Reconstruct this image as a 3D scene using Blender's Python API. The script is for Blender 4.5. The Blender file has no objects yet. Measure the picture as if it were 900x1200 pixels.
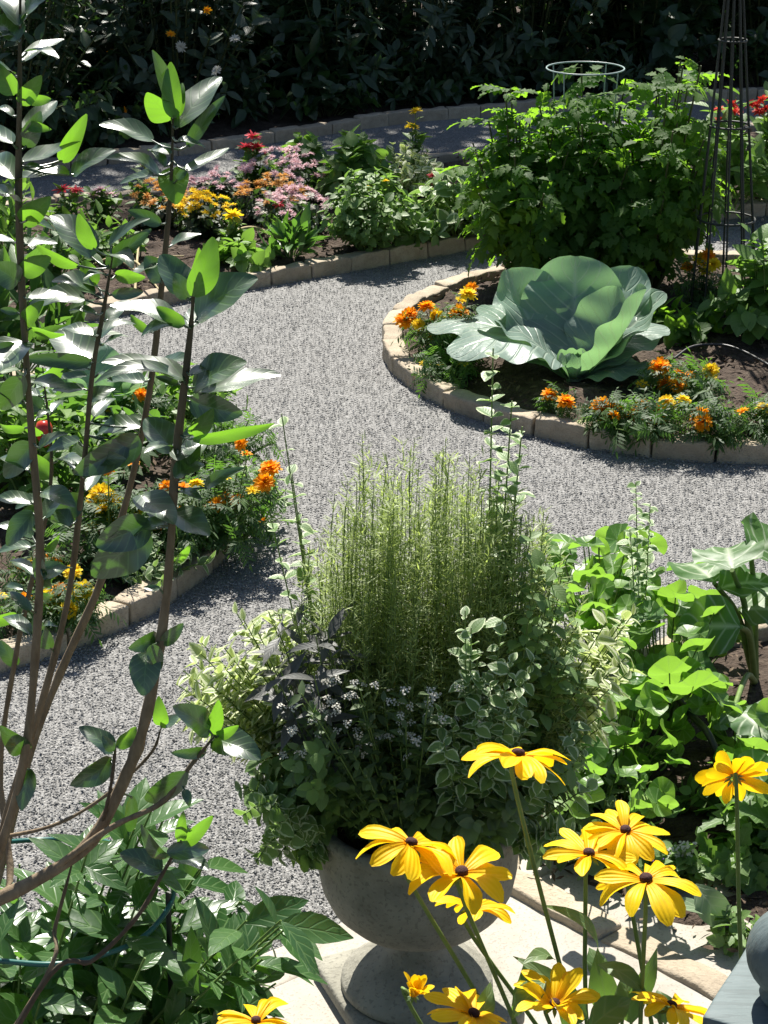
import bpy, math, random
import numpy as np
from mathutils import Vector

rng = np.random.default_rng(11)
random.seed(5)
PI = math.pi
scene = bpy.context.scene
C = scene.collection

# ------------------------------------------------------------------ camera model
F, PITCH, CH = 2340.0, math.radians(22.1), 2.7
cP, sP = math.cos(PITCH), math.sin(PITCH)


def ray(px, py):
    x, y = (px - 450) / F, (600 - py) / F
    return np.array([x, cP + y * sP, -sP + y * cP])


def G(px, py, z=0.0):
    d = ray(px, py)
    return d * ((z - CH) / d[2]) + np.array([0, 0, CH])


def P(px, py, dist):
    d = ray(px, py)
    return d * (dist / d[1]) + np.array([0, 0, CH])


def ppm(p):
    depth = p[1] * cP - (p[2] - CH) * sP
    return F / depth


cam = bpy.data.cameras.new('camera')
cam.sensor_fit = 'VERTICAL'
cam.sensor_height = 24.0
cam.lens = F / 1200 * 24
cam.clip_end = 500
cam.clip_start = 0.05
co = bpy.data.objects.new('camera', cam)
co.location = (0, 0, CH)
co.rotation_euler = (PI / 2 - PITCH, 0, 0)
C.objects.link(co)
scene.camera = co

# ------------------------------------------------------------------ world and light
SUN_EL, SUN_AZ = math.radians(53), math.radians(-4)
w = bpy.data.worlds.new('World')
scene.world = w
w.use_nodes = True
nt = w.node_tree
sky = nt.nodes.new('ShaderNodeTexSky')
sky.sky_type = 'NISHITA'
sky.sun_disc = False
sky.sun_elevation = SUN_EL
sky.sun_rotation = SUN_AZ
nt.links.new(sky.outputs[0], nt.nodes['Background'].inputs[0])
nt.nodes['Background'].inputs[1].default_value = 0.052
sv = Vector((math.sin(SUN_AZ) * math.cos(SUN_EL), math.cos(SUN_AZ) * math.cos(SUN_EL), math.sin(SUN_EL)))
sl = bpy.data.lights.new('sun', 'SUN')
sl.energy = 5.0
sl.angle = math.radians(0.5)
sl.color = (1, 0.96, 0.88)
so = bpy.data.objects.new('sun', sl)
so.rotation_euler = sv.to_track_quat('Z', 'Y').to_euler()
so.location = (0, 20, 30)
C.objects.link(so)
scene.view_settings.view_transform = 'Standard'
scene.view_settings.look = 'None'
scene.view_settings.exposure = 1.2
scene.cycles.max_bounces = 8
scene.cycles.diffuse_bounces = 4
scene.cycles.glossy_bounces = 3
scene.cycles.transmission_bounces = 6
scene.cycles.caustics_reflective = False
scene.cycles.use_denoising = True
scene.cycles.sample_clamp_indirect = 6


# ------------------------------------------------------------------ objects and tags
def tag(o, label=None, cat=None, group=None, kind=None):
    if label: o['label'] = label
    if cat: o['category'] = cat
    if group: o['group'] = group
    if kind: o['kind'] = kind
    return o


def thing(name, label, cat, loc, group=None):
    o = bpy.data.objects.new(name, None)
    o.empty_display_size = 0.1
    C.objects.link(o)
    o.location = Vector([float(v) for v in loc])
    return tag(o, label, cat, group)


class MB:
    def __init__(s):
        s.v, s.q, s.t, s.uv, s.r, s.n = [], [], [], [], [], 0

    def add(s, V, Fc, UV=None, rnd=0.5):
        V = np.asarray(V, float).reshape(-1, 3)
        Fc = np.asarray(Fc, int)
        if Fc.size == 0: return
        (s.q if Fc.shape[1] == 4 else s.t).append(Fc + s.n)
        s.v.append(V)
        s.uv.append(np.zeros((len(V), 2)) if UV is None else np.asarray(UV, float))
        s.r.append(np.full(len(V), rnd) if np.isscalar(rnd) else np.asarray(rnd, float))
        s.n += len(V)

    def inst(s, T, pos, R, sc, rnd=None):
        """copies of template T=(V,F,UV) at pos[N,3] with frames R[N,3,3] (columns x,y,z) and scale"""
        V, Fc, UV = T
        N = len(pos)
        if N == 0: return
        sc = np.broadcast_to(np.asarray(sc, float).reshape(-1, 1) if np.ndim(sc) < 2 else sc, (N, 3) if np.ndim(sc) == 2 else (N, 1))
        VV = np.einsum('nij,nkj->nki', R, V[None] * sc[:, None, :]) + np.asarray(pos)[:, None, :]
        k = len(V)
        FF = (Fc[None] + (np.arange(N) * k)[:, None, None]).reshape(-1, Fc.shape[1])
        rnd = rng.random(N) if rnd is None else np.broadcast_to(rnd, (N,))
        s.add(VV.reshape(-1, 3), FF, np.tile(UV, (N, 1)), np.repeat(rnd, k))

    def build(s, name, mat, parent=None, origin=None, smooth=True, label=None):
        V = np.concatenate(s.v)
        if origin is None:
            origin = np.array(parent.location) if parent is not None and parent.parent is None else np.zeros(3)
        if parent is not None and parent.parent is not None:
            origin = np.array(parent.parent.location) + np.array(parent.location)
        V = V - np.asarray(origin)[None]
        me = bpy.data.meshes.new(name)
        qs = np.concatenate(s.q) if s.q else np.zeros((0, 4), int)
        ts = np.concatenate(s.t) if s.t else np.zeros((0, 3), int)
        li = np.concatenate([qs.ravel(), ts.ravel()]).astype(np.int32)
        st = np.concatenate([np.arange(len(qs)) * 4, len(qs) * 4 + np.arange(len(ts)) * 3]).astype(np.int32)
        me.vertices.add(len(V))
        me.vertices.foreach_set('co', V.astype(np.float32).ravel())
        me.loops.add(len(li))
        me.loops.foreach_set('vertex_index', li)
        me.polygons.add(len(st))
        me.polygons.foreach_set('loop_start', st)
        me.polygons.foreach_set('use_smooth', np.full(len(st), smooth))
        uvl = me.uv_layers.new(name='UVMap')
        UV = np.concatenate(s.uv)
        uvl.data.foreach_set('uv', UV[li].astype(np.float32).ravel())
        a = me.attributes.new('rnd', 'FLOAT', 'POINT')
        a.data.foreach_set('value', np.concatenate(s.r).astype(np.float32))
        me.update(calc_edges=True)
        me.validate()
        me.materials.append(mat)
        o = bpy.data.objects.new(name, me)
        C.objects.link(o)
        if parent is not None:
            o.parent = parent
        else:
            o.location = Vector([float(v) for v in origin])
        if label: o['label'] = label
        return o


def nrm(v):
    v = np.asarray(v, float)
    return v / (np.linalg.norm(v, axis=-1, keepdims=True) + 1e-9)


def frames(d, n):
    """frames with y along d and z near n"""
    d = nrm(d)
    n = n - np.sum(n * d, -1, keepdims=True) * d
    bad = np.linalg.norm(n, axis=-1) < 1e-4
    if bad.any(): n[bad] = np.cross(d[bad], [1, 0.3, 0])
    n = nrm(n)
    x = np.cross(d, n)
    return np.stack([x, d, n], -1)


def rvec(N):
    return nrm(rng.normal(size=(N, 3)))


# ------------------------------------------------------------------ shapes
PROF = {
    'ovate': lambda t: np.sin(PI * t ** 0.75) ** 0.75,
    'hib': lambda t: np.sin(PI * t ** 0.72) ** 0.6 * (1 - 0.12 * t),
    'lance': lambda t: np.sin(PI * t ** 0.85) ** 1.05,
    'obov': lambda t: np.sin(PI * np.clip(t, 0, 1) ** 1.35) ** 0.8,
    'round': lambda t: np.sqrt(np.clip(1 - (2 * t - 1) ** 2, 0, 1)),
    'strap': lambda t: np.clip(np.minimum(t * 6, (1 - t) * 4), 0, 1) ** 0.6,
    'petal': lambda t: np.clip(0.35 + 1.1 * t, 0, 1) * np.sqrt(np.clip(1 - np.clip((t - 0.62) / 0.38, 0, 1) ** 2, 0, 1)),
    'serr': lambda t: np.sin(PI * t ** 0.75) ** 0.8 * (1 + 0.28 * np.where(np.round(t * 7) % 2 == 0, 1, -1)),
    'cab': lambda t: np.clip(np.sin(PI * np.clip(t, 0, 1) ** 0.9), 0, 1) ** 0.5 * (0.45 + 0.55 * np.clip(t * 2.2, 0, 1)),
}


def grid_faces(nx, ny):
    i, j = np.meshgrid(np.arange(nx), np.arange(ny), indexing='ij')
    a = (j * (nx + 1) + i).ravel()
    return np.stack([a, a + 1, a + nx + 2, a + nx + 1], -1)


def tleaf(w=0.45, prof='ovate', ny=4, nx=2, droop=0.12, fold=0.25, t1=0.985):
    t = np.linspace(0.015, t1, ny + 1)
    u = np.linspace(-1, 1, nx + 1)
    W = 0.5 * w * PROF[prof](t)
    T, U = np.meshgrid(t, u, indexing='ij')
    X = U * W[:, None]
    Z = -droop * T ** 2 + fold * np.abs(X)
    V = np.stack([X, T, Z], -1).reshape(-1, 3)
    UV = np.stack([U * 0.5 + 0.5, T], -1).reshape(-1, 2)
    return V, grid_faces(nx, ny), UV


def tcat(items):
    """items: (template, pos, dir, normal, scale) joined into one template"""
    Vs, Fs, Us, n = [], [], [], 0
    for T, p, d, nn, s in items:
        R = frames(np.array([d], float), np.array([nn], float))[0]
        Vs.append((T[0] * s) @ R.T + np.asarray(p))
        Fs.append(T[1] + n)
        Us.append(T[2])
        n += len(T[0])
    return np.concatenate(Vs), np.concatenate(Fs), np.concatenate(Us)


def compound(leaflet, pairs, spread=0.9, s0=0.34, s1=0.42, droop=0.35):
    it = []
    rach = tleaf(0.035, 'strap', 4, 1, droop, 0)
    it.append((rach, (0, 0, 0), (0, 1, 0), (0, 0, 1), 0.8))
    for k in range(pairs):
        t = 0.25 + 0.5 * k / max(1, pairs - 1)
        z = -droop * t * t * 0.8
        for sgn in (-1, 1):
            it.append((leaflet, (0, t * 0.8 + 0.03 * sgn, z), (sgn * spread, 0.55, -0.25 - 0.1 * k), (0, 0.1, 1), s0 + 0.06 * (k % 2)))
    it.append((leaflet, (0, 0.8, -droop * 0.8), (0, 1, -0.6), (0, 0.3, 1), s1))
    return tcat(it)


def tdisc(nr=3, na=14, cone=0.12, wav=0.06, lob=0, seed=0):
    r_ = np.random.default_rng(seed)
    V, UV = [], []
    ph = r_.random() * 6
    for i in range(nr + 1):
        r = max(0.03, i / nr)
        for j in range(na):
            a = 2 * PI * j / na
            rr = r * (1 + lob * np.cos(5 * a) * r)
            V.append((0.5 * rr * np.cos(a), 0.5 * rr * np.sin(a), cone * r * r * 0.5 + wav * r * np.sin(3 * a + ph)))
            UV.append((j / na, i / nr))
    Fc = []
    for i in range(nr):
        for j in range(na):
            a, b = i * na + j, i * na + (j + 1) % na
            Fc.append((a, b, b + na, a + na))
    return np.array(V), np.array(Fc), np.array(UV)


def tpetals(rings, w=0.35, prof='petal', ny=2, cup=0.15, droop=0.12, seed=0):
    """flower head template: rings of (count, length, elevation in degrees)"""
    r_ = np.random.default_rng(seed)
    it = []
    pet = tleaf(w, prof, ny, 2, droop, cup)
    for n, L, el in rings:
        off = r_.random() * 6
        for k in range(n):
            a = off + 2 * PI * k / n + r_.normal() * 0.12
            e = math.radians(el + r_.normal() * 9)
            d = (math.cos(a) * math.cos(e), math.sin(a) * math.cos(e), math.sin(e))
            nn = (-math.cos(a) * math.sin(e), -math.sin(a) * math.sin(e), math.cos(e))
            nn = np.array(nn) + r_.normal(size=3) * 0.2
            it.append((pet, np.array(d) * 0.03, d, nn, L * (0.9 + 0.2 * r_.random())))
    return tcat(it)


def blade(mb, base, tip, n, W, bend=0.1, cup=0.1, wave=0.0, nx=4, ny=7, prof='ovate', rnd=None, nw=2.5, t0=0.01, t1=0.99):
    base, tip = np.asarray(base, float), np.asarray(tip, float)
    d = tip - base
    L = np.linalg.norm(d)
    d = d / L
    n = np.asarray(n, float)
    n = n - n.dot(d) * d
    if np.linalg.norm(n) < 1e-3: n = np.cross(d, [1, 0, 0])
    n = n / np.linalg.norm(n)
    s = np.cross(d, n)
    t = np.linspace(t0, t1, ny + 1)
    u = np.linspace(-1, 1, nx + 1)
    T, U = np.meshgrid(t, u, indexing='ij')
    Wd = (0.5 * W * PROF[prof](t))[:, None]
    ph = rng.random() * 6
    off = bend * L * 4 * T * (1 - T) + cup * np.abs(U) ** 1.5 * Wd + wave * Wd * np.sin(nw * 2 * PI * T + ph + (U > 0) * 1.7) * np.abs(U)
    V = base + d * (L * T)[..., None] + s * (U * Wd)[..., None] + n * off[..., None]
    UV = np.stack([U * 0.5 + 0.5, T], -1).reshape(-1, 2)
    mb.add(V.reshape(-1, 3), grid_faces(nx, ny), UV, rng.random() if rnd is None else rnd)


def tube(mb, pts, rad, sides=6, rnd=0.5):
    pts = np.asarray(pts, float)
    k = len(pts)
    rad = np.broadcast_to(np.asarray(rad, float), (k,)) if np.ndim(rad) == 0 or len(np.atleast_1d(rad)) == k else np.linspace(rad[0], rad[1], k)
    tg = nrm(np.gradient(pts, axis=0))
    ref = np.array([0.3, 1, 0.2]) if abs(tg[:, 2]).mean() > 0.6 else np.array([0.05, 0.1, 1])
    x = nrm(np.cross(tg, ref))
    y = np.cross(tg, x)
    a = np.arange(sides) * 2 * PI / sides
    V = pts[:, None] + rad[:, None, None] * (x[:, None] * np.cos(a)[None, :, None] + y[:, None] * np.sin(a)[None, :, None])
    i, j = np.meshgrid(np.arange(k - 1), np.arange(sides), indexing='ij')
    a0, a1 = (i * sides + j).ravel(), (i * sides + (j + 1) % sides).ravel()
    Fc = np.stack([a0, a1, a1 + sides, a0 + sides], -1)
    vv = np.linspace(0, 1, k)
    UV = np.stack([np.tile(np.arange(sides) / sides, k), np.repeat(vv, sides)], -1)
    mb.add(V.reshape(-1, 3), Fc, UV, rnd)
    for e, rev in ((0, 1), (k - 1, 0)):
        ids = np.arange(sides)
        cap = np.stack([np.zeros(sides - 2, int), ids[1:-1], ids[2:]], -1)
        mb.add(V[e], cap[:, ::-1] if rev else cap, None, rnd)


def spline(pts, n=24):
    p = np.asarray(pts, float)
    p = np.vstack([2 * p[0] - p[1], p, 2 * p[-1] - p[-2]])
    out = []
    m = len(p) - 3
    for q in np.linspace(0, m - 1e-6, n):
        i = int(q)
        t = q - i
        a, b, c, d = p[i:i + 4]
        out.append(0.5 * ((2 * b) + (c - a) * t + (2 * a - 5 * b + 4 * c - d) * t * t + (3 * b - a - 3 * c + d) * t ** 3))
    return np.array(out)


def lathe(mb, prof, centre, sides=40, rnd=0.5):
    a = np.arange(sides) * 2 * PI / sides
    V = np.array([[(r * math.cos(b), r * math.sin(b), z) for b in a] for r, z in prof]).reshape(-1, 3) + np.asarray(centre)
    k = len(prof)
    i, j = np.meshgrid(np.arange(k - 1), np.arange(sides), indexing='ij')
    a0, a1 = (i * sides + j).ravel(), (i * sides + (j + 1) % sides).ravel()
    mb.add(V, np.stack([a0, a1, a1 + sides, a0 + sides], -1), None, rnd)


def rbox(mb, size, nx=6, ny=4, nz=4, r=0.012, noise=0.0, seed=0):
    """rounded, slightly battered block centred on x,y and standing on z=0"""
    r_ = np.random.default_rng(seed)
    sx, sy, sz = size
    hx, hy, hz = sx / 2, sy / 2, sz / 2
    ph = r_.random((3, 3)) * 6

    def warp(V):
        q = np.clip(V, [-(hx - r), -(hy - r), -(hz - r)], [hx - r, hy - r, hz - r])
        d = V - q
        L = np.linalg.norm(d, axis=1, keepdims=True)
        W = np.where(L > 1e-9, q + d / np.maximum(L, 1e-9) * np.minimum(L, r), V)
        if noise:
            f = 22
            for a in range(3):
                W[:, a] += noise * (np.sin(V[:, 0] * f + ph[a, 0]) * np.cos(V[:, 1] * f * 1.7 + ph[a, 1]) + 0.7 * np.sin(V[:, 2] * f * 1.9 + V[:, 0] * f * 2.3 + ph[a, 2]))
        W[:, 2] += hz
        return W

    def ax(h, n):
        return np.concatenate([[-h, -h + r * 0.3, -h + r], np.linspace(-h + r, h - r, n + 1)[1:-1], [h - r, h - r * 0.3, h]])
    gx, gy, gz = ax(hx, nx), ax(hy, ny), ax(hz, nz)
    for A, B, c, o, flip in ((gx, gy, hz, (0, 1, 2), 0), (gx, gy, -hz, (0, 1, 2), 1), (gy, gz, hx, (1, 2, 0), 0), (gy, gz, -hx, (1, 2, 0), 1), (gz, gx, hy, (2, 0, 1), 0), (gz, gx, -hy, (2, 0, 1), 1)):
        a, b = np.meshgrid(A, B)
        V = np.zeros((a.size, 3))
        V[:, o[0]], V[:, o[1]], V[:, o[2]] = a.ravel(), b.ravel(), c
        Fc = grid_faces(len(A) - 1, len(B) - 1)
        mb.add(warp(V), Fc[:, ::-1] if flip else Fc, None, r_.random())


# ------------------------------------------------------------------ materials
def new_mat(name):
    m = bpy.data.materials.new(name)
    m.use_nodes = True
    n = m.node_tree.nodes
    n.clear()
    return m, n, m.node_tree.links


def N(nodes, typ, **kw):
    o = nodes.new(typ)
    for k, v in kw.items():
        if k.startswith('i_'):
            o.inputs[k[2:].replace('_', ' ')].default_value = v
        elif k[0] == 'i' and k[1:].isdigit():
            o.inputs[int(k[1:])].default_value = v
        else:
            setattr(o, k, v)
    return o


def c4(c):
    return (c[0], c[1], c[2], 1)


def mixc(n, l, fac, a, b, blend='MIX'):
    m = N(n, 'ShaderNodeMix', data_type='RGBA', blend_type=blend)
    for inp, v in ((0, fac), (6, a), (7, b)):
        if isinstance(v, (int, float)):
            m.inputs[inp].default_value = v
        elif isinstance(v, tuple):
            m.inputs[inp].default_value = c4(v)
        else:
            l.new(v, m.inputs[inp])
    return m.outputs[2]


def mth(n, l, op, *a):
    m = N(n, 'ShaderNodeMath', operation=op)
    for i, v in enumerate(a):
        if isinstance(v, (int, float)): m.inputs[i].default_value = v
        else: l.new(v, m.inputs[i])
    return m.outputs[0]


def ramp(n, l, fac, stops):
    r = N(n, 'ShaderNodeValToRGB')
    e = r.color_ramp.elements
    while len(e) < len(stops): e.new(0.5)
    for k, (p, c) in zip(e, stops):
        k.position = p
        k.color = c4(c)
    l.new(fac, r.inputs[0])
    return r.outputs[0]


def leaf_mat(name, c1, c2, trans=0.42, tcol=(0.22, 0.48, 0.04), rough=0.45, spec=0.5, vein=None, edge=None, edge_w=0.55, radial=False, nv=7, tipc=None, vw=0.1, bump=0.25, coat=0.0):
    m, n, l = new_mat(name)
    tcol = tuple(min(0.8, x * 1.22) for x in tcol)
    at = N(n, 'ShaderNodeAttribute', attribute_name='rnd')
    base = mixc(n, l, at.outputs['Fac'], c1, c2)
    uv = N(n, 'ShaderNodeUVMap')
    sp = N(n, 'ShaderNodeSeparateXYZ')
    l.new(uv.outputs[0], sp.inputs[0])
    tc = N(n, 'ShaderNodeTexCoord')
    no = N(n, 'ShaderNodeTexNoise', i_Scale=45.0, i_Detail=2.0)
    l.new(tc.outputs['Object'], no.inputs['Vector'])
    base = mixc(n, l, mth(n, l, 'MULTIPLY', no.outputs['Fac'], 0.35), base, tuple(x * 0.45 for x in c1))
    h = None
    if tipc:
        base = mixc(n, l, mth(n, l, 'POWER', sp.outputs[1], 1.6), base, tipc)
    if radial:
        a = mth(n, l, 'MULTIPLY', sp.outputs[0], 2 * PI * 9)
        h = mth(n, l, 'POWER', mth(n, l, 'ABSOLUTE', mth(n, l, 'COSINE', mth(n, l, 'MULTIPLY', a, 0.5))), 24.0)
    else:
        au = mth(n, l, 'ABSOLUTE', mth(n, l, 'SUBTRACT', sp.outputs[0], 0.5))   # 0 at midrib, .5 at edge
        mid = mth(n, l, 'SUBTRACT', 1.0, mth(n, l, 'MULTIPLY', au, 1 / (vw * 0.5)))
        mid = mth(n, l, 'MAXIMUM', mid, 0.0)
        ph = mth(n, l, 'SUBTRACT', sp.outputs[1], mth(n, l, 'MULTIPLY', au, 0.55))
        sv_ = mth(n, l, 'COSINE', mth(n, l, 'MULTIPLY', ph, 2 * PI * nv * 0.5))
        sv_ = mth(n, l, 'POWER', mth(n, l, 'ABSOLUTE', sv_), 26.0)
        h = mth(n, l, 'MAXIMUM', mid, mth(n, l, 'MULTIPLY', sv_, 0.8))
    if edge:
        wob = mth(n, l, 'ADD', au, mth(n, l, 'MULTIPLY', mth(n, l, 'SUBTRACT', no.outputs['Fac'], 0.5), 0.3))
        ef = mth(n, l, 'GREATER_THAN', wob, edge_w * 0.5)
        base = mixc(n, l, ef, base, edge)
    if vein:
        base = mixc(n, l, mth(n, l, 'MULTIPLY', h, 0.75), base, vein)
    b = N(n, 'ShaderNodeBsdfPrincipled', i_Roughness=rough)
    b.inputs['Specular IOR Level'].default_value = spec
    b.inputs['Coat Weight'].default_value = coat
    b.inputs['Coat Roughness'].default_value = 0.3
    l.new(base, b.inputs['Base Color'])
    if bump:
        bp = N(n, 'ShaderNodeBump', i_Strength=bump, i_Distance=0.004)
        l.new(mth(n, l, 'SUBTRACT', mth(n, l, 'MULTIPLY', no.outputs['Fac'], 0.6), h), bp.inputs['Height'])
        l.new(bp.outputs[0], b.inputs['Normal'])
    t = N(n, 'ShaderNodeBsdfTranslucent')
    tc_ = mixc(n, l, mth(n, l, 'MULTIPLY', h, 0.45), mixc(n, l, 0.66, base, tcol), tuple(x * 0.35 for x in tcol))
    tc_ = mixc(n, l, mth(n, l, 'MULTIPLY', at.outputs['Fac'], 0.35), tc_, tuple(x * 0.5 for x in tcol))
    l.new(tc_, t.inputs[0])
    mx = N(n, 'ShaderNodeMixShader', i0=trans)
    l.new(b.outputs[0], mx.inputs[1])
    l.new(t.outputs[0], mx.inputs[2])
    out = N(n, 'ShaderNodeOutputMaterial')
    l.new(mx.outputs[0], out.inputs[0])
    return m


def petal_mat(name, c1, c2, trans=0.4, rough=0.6, basec=None, groove=0.0):
    m, n, l = new_mat(name)
    at = N(n, 'ShaderNodeAttribute', attribute_name='rnd')
    uv = N(n, 'ShaderNodeUVMap')
    sp = N(n, 'ShaderNodeSeparateXYZ')
    l.new(uv.outputs[0], sp.inputs[0])
    tc = N(n, 'ShaderNodeTexCoord')
    no = N(n, 'ShaderNodeTexNoise', i_Scale=60.0)
    l.new(tc.outputs['Object'], no.inputs['Vector'])
    f = mth(n, l, 'ADD', mth(n, l, 'MULTIPLY', at.outputs['Fac'], 0.6), mth(n, l, 'MULTIPLY', no.outputs['Fac'], 0.5))
    base = mixc(n, l, f, c1, c2)
    if basec:
        base = mixc(n, l, mth(n, l, 'POWER', mth(n, l, 'SUBTRACT', 1.0, sp.outputs[1]), 2.6), base, basec)
    b = N(n, 'ShaderNodeBsdfPrincipled', i_Roughness=rough)
    b.inputs['Specular IOR Level'].default_value = 0.25
    l.new(base, b.inputs['Base Color'])
    if groove:
        bp = N(n, 'ShaderNodeBump', i_Strength=groove, i_Distance=0.004)
        l.new(mth(n, l, 'COSINE', mth(n, l, 'MULTIPLY', sp.outputs[0], 2 * PI * 4)), bp.inputs['Height'])
        l.new(bp.outputs[0], b.inputs['Normal'])
    t = N(n, 'ShaderNodeBsdfTranslucent')
    l.new(base, t.inputs[0])
    mx = N(n, 'ShaderNodeMixShader', i0=trans)
    l.new(b.outputs[0], mx.inputs[1])
    l.new(t.outputs[0], mx.inputs[2])
    out = N(n, 'ShaderNodeOutputMaterial')
    l.new(mx.outputs[0], out.inputs[0])
    return m


def solid_mat(name, c1, c2, scale=20, rough=0.8, bump=0.3, dist=0.004, detail=6, c3=None, spec=0.3, stretch=None, metal=0.0, fine=None):
    m, n, l = new_mat(name)
    tc = N(n, 'ShaderNodeTexCoord')
    vec = tc.outputs['Object']
    if stretch:
        mp = N(n, 'ShaderNodeMapping')
        mp.inputs['Scale'].default_value = stretch
        l.new(vec, mp.inputs[0])
        vec = mp.outputs[0]
    no = N(n, 'ShaderNodeTexNoise', i_Scale=float(scale), i_Detail=float(detail), i_Roughness=0.65)
    l.new(vec, no.inputs['Vector'])
    stops = [(0.3, c1), (0.7, c2)]
    if c3: stops = [(0.25, c1), (0.5, c2), (0.75, c3)]
    base = ramp(n, l, no.outputs['Fac'], stops)
    at = N(n, 'ShaderNodeAttribute', attribute_name='rnd')
    base = mixc(n, l, mth(n, l, 'MULTIPLY', at.outputs['Fac'], 0.3), base, tuple(x * 0.6 for x in c1))
    h = no.outputs['Fac']
    if fine:
        n2 = N(n, 'ShaderNodeTexNoise', i_Scale=float(fine), i_Detail=3.0)
        l.new(vec, n2.inputs['Vector'])
        base = mixc(n, l, mth(n, l, 'MULTIPLY', mth(n, l, 'GREATER_THAN', n2.outputs['Fac'], 0.6), 0.35), base, tuple(x * 0.5 for x in c1))
        h = mth(n, l, 'ADD', h, mth(n, l, 'MULTIPLY', n2.outputs['Fac'], 0.5))
    b = N(n, 'ShaderNodeBsdfPrincipled', i_Roughness=rough, i_Metallic=metal)
    b.inputs['Specular IOR Level'].default_value = spec
    l.new(base, b.inputs['Base Color'])
    bp = N(n, 'ShaderNodeBump', i_Strength=bump, i_Distance=dist)
    l.new(h, bp.inputs['Height'])
    l.new(bp.outputs[0], b.inputs['Normal'])
    out = N(n, 'ShaderNodeOutputMaterial')
    l.new(b.outputs[0], out.inputs[0])
    return m


def gravel_mat(name, loose=False):
    m, n, l = new_mat(name)
    tc = N(n, 'ShaderNodeTexCoord')
    big = N(n, 'ShaderNodeTexNoise', i_Scale=1.3, i_Detail=4.0)
    l.new(tc.outputs['Object'], big.inputs['Vector'])
    stops = [(0.0, (0.12, 0.118, 0.115)), (0.3, (0.185, 0.183, 0.178)), (0.75, (0.255, 0.252, 0.246)), (1.0, (0.37, 0.365, 0.355))]
    b = N(n, 'ShaderNodeBsdfPrincipled', i_Roughness=0.85)
    b.inputs['Specular IOR Level'].default_value = 0.25
    if loose:
        at = N(n, 'ShaderNodeAttribute', attribute_name='rnd')
        col = ramp(n, l, at.outputs['Fac'], stops)
    else:
        v = N(n, 'ShaderNodeTexVoronoi', i_Scale=190.0)
        v.voronoi_dimensions = '2D'
        l.new(tc.outputs['Object'], v.inputs['Vector'])
        s = N(n, 'ShaderNodeSeparateColor')
        l.new(v.outputs['Color'], s.inputs[0])
        col = ramp(n, l, s.outputs[0], stops)
        gap = mth(n, l, 'GREATER_THAN', v.outputs['Distance'], 0.62)
        col = mixc(n, l, mth(n, l, 'MULTIPLY', gap, 0.35), col, (0.05, 0.05, 0.05))
        h = mth(n, l, 'ADD', mth(n, l, 'SUBTRACT', 1.0, v.outputs['Distance']), mth(n, l, 'MULTIPLY', s.outputs[1], 0.5))
        bp = N(n, 'ShaderNodeBump', i_Strength=0.8, i_Distance=0.0035)
        l.new(h, bp.inputs['Height'])
        l.new(bp.outputs[0], b.inputs['Normal'])
    col = mixc(n, l, mth(n, l, 'MULTIPLY', big.outputs['Fac'], 0.35), col, (0.2, 0.19, 0.175), 'MULTIPLY' if False else 'MIX')
    l.new(col, b.inputs['Base Color'])
    out = N(n, 'ShaderNodeOutputMaterial')
    l.new(b.outputs[0], out.inputs[0])
    return m


M = {}
M['gravel'] = gravel_mat('gravel')
M['stone_chip'] = gravel_mat('stone_chip', True)
M['soil'] = solid_mat('soil', (0.025, 0.016, 0.011), (0.075, 0.052, 0.038), 16, 0.95, 1.0, 0.03, 8, (0.13, 0.1, 0.075), fine=90)
M['mulch'] = solid_mat('mulch', (0.035, 0.022, 0.015), (0.1, 0.068, 0.045), 30, 0.95, 0.5, c3=(0.22, 0.17, 0.12))
M['earth'] = solid_mat('earth', (0.03, 0.04, 0.015), (0.05, 0.06, 0.025), 3, 0.95, 0.5, 0.03)
M['edging'] = solid_mat('edging', (0.31, 0.25, 0.18), (0.45, 0.375, 0.28), 14, 0.9, 0.9, 0.008, 8, (0.55, 0.48, 0.37), fine=130)
_n, _l = M['edging'].node_tree.nodes, M['edging'].node_tree.links
_b = [x for x in _n if x.type == 'BSDF_PRINCIPLED'][0]
_oi = _n.new('ShaderNodeObjectInfo')
_src = _b.inputs['Base Color'].links[0].from_socket
_l.new(mixc(_n, _l, mth(_n, _l, 'MULTIPLY', _oi.outputs['Random'], 0.45), _src, (0.22, 0.18, 0.13)), _b.inputs['Base Color'])
M['concrete'] = solid_mat('concrete', (0.27, 0.24, 0.2), (0.4, 0.365, 0.315), 5, 0.9, 0.4, 0.004, 9, (0.45, 0.42, 0.37), fine=160)
M['urn'] = solid_mat('urn', (0.15, 0.142, 0.115), (0.28, 0.268, 0.22), 9, 0.9, 0.9, 0.006, 9, (0.36, 0.345, 0.285), fine=110)
M['bark'] = solid_mat('bark', (0.15, 0.105, 0.065), (0.33, 0.25, 0.16), 60, 0.85, 0.8, 0.004, 6, stretch=(1, 1, 0.35))
m_ = M['bark']
_n, _l = m_.node_tree.nodes, m_.node_tree.links
_b = [x for x in _n if x.type == 'BSDF_PRINCIPLED'][0]
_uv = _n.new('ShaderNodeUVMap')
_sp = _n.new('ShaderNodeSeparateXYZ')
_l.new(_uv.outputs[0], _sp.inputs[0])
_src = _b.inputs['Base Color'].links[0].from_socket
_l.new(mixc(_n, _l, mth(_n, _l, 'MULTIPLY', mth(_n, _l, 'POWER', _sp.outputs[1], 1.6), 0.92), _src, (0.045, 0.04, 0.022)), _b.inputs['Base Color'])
M['bark_dark'] = solid_mat('bark_dark', (0.05, 0.035, 0.022), (0.12, 0.085, 0.055), 70, 0.8, 0.6, 0.003, 6)
M['trunk'] = solid_mat('trunk', (0.03, 0.024, 0.018), (0.08, 0.06, 0.045), 14, 0.95, 1.0, 0.02, 6, stretch=(1, 1, 0.25))
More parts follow.
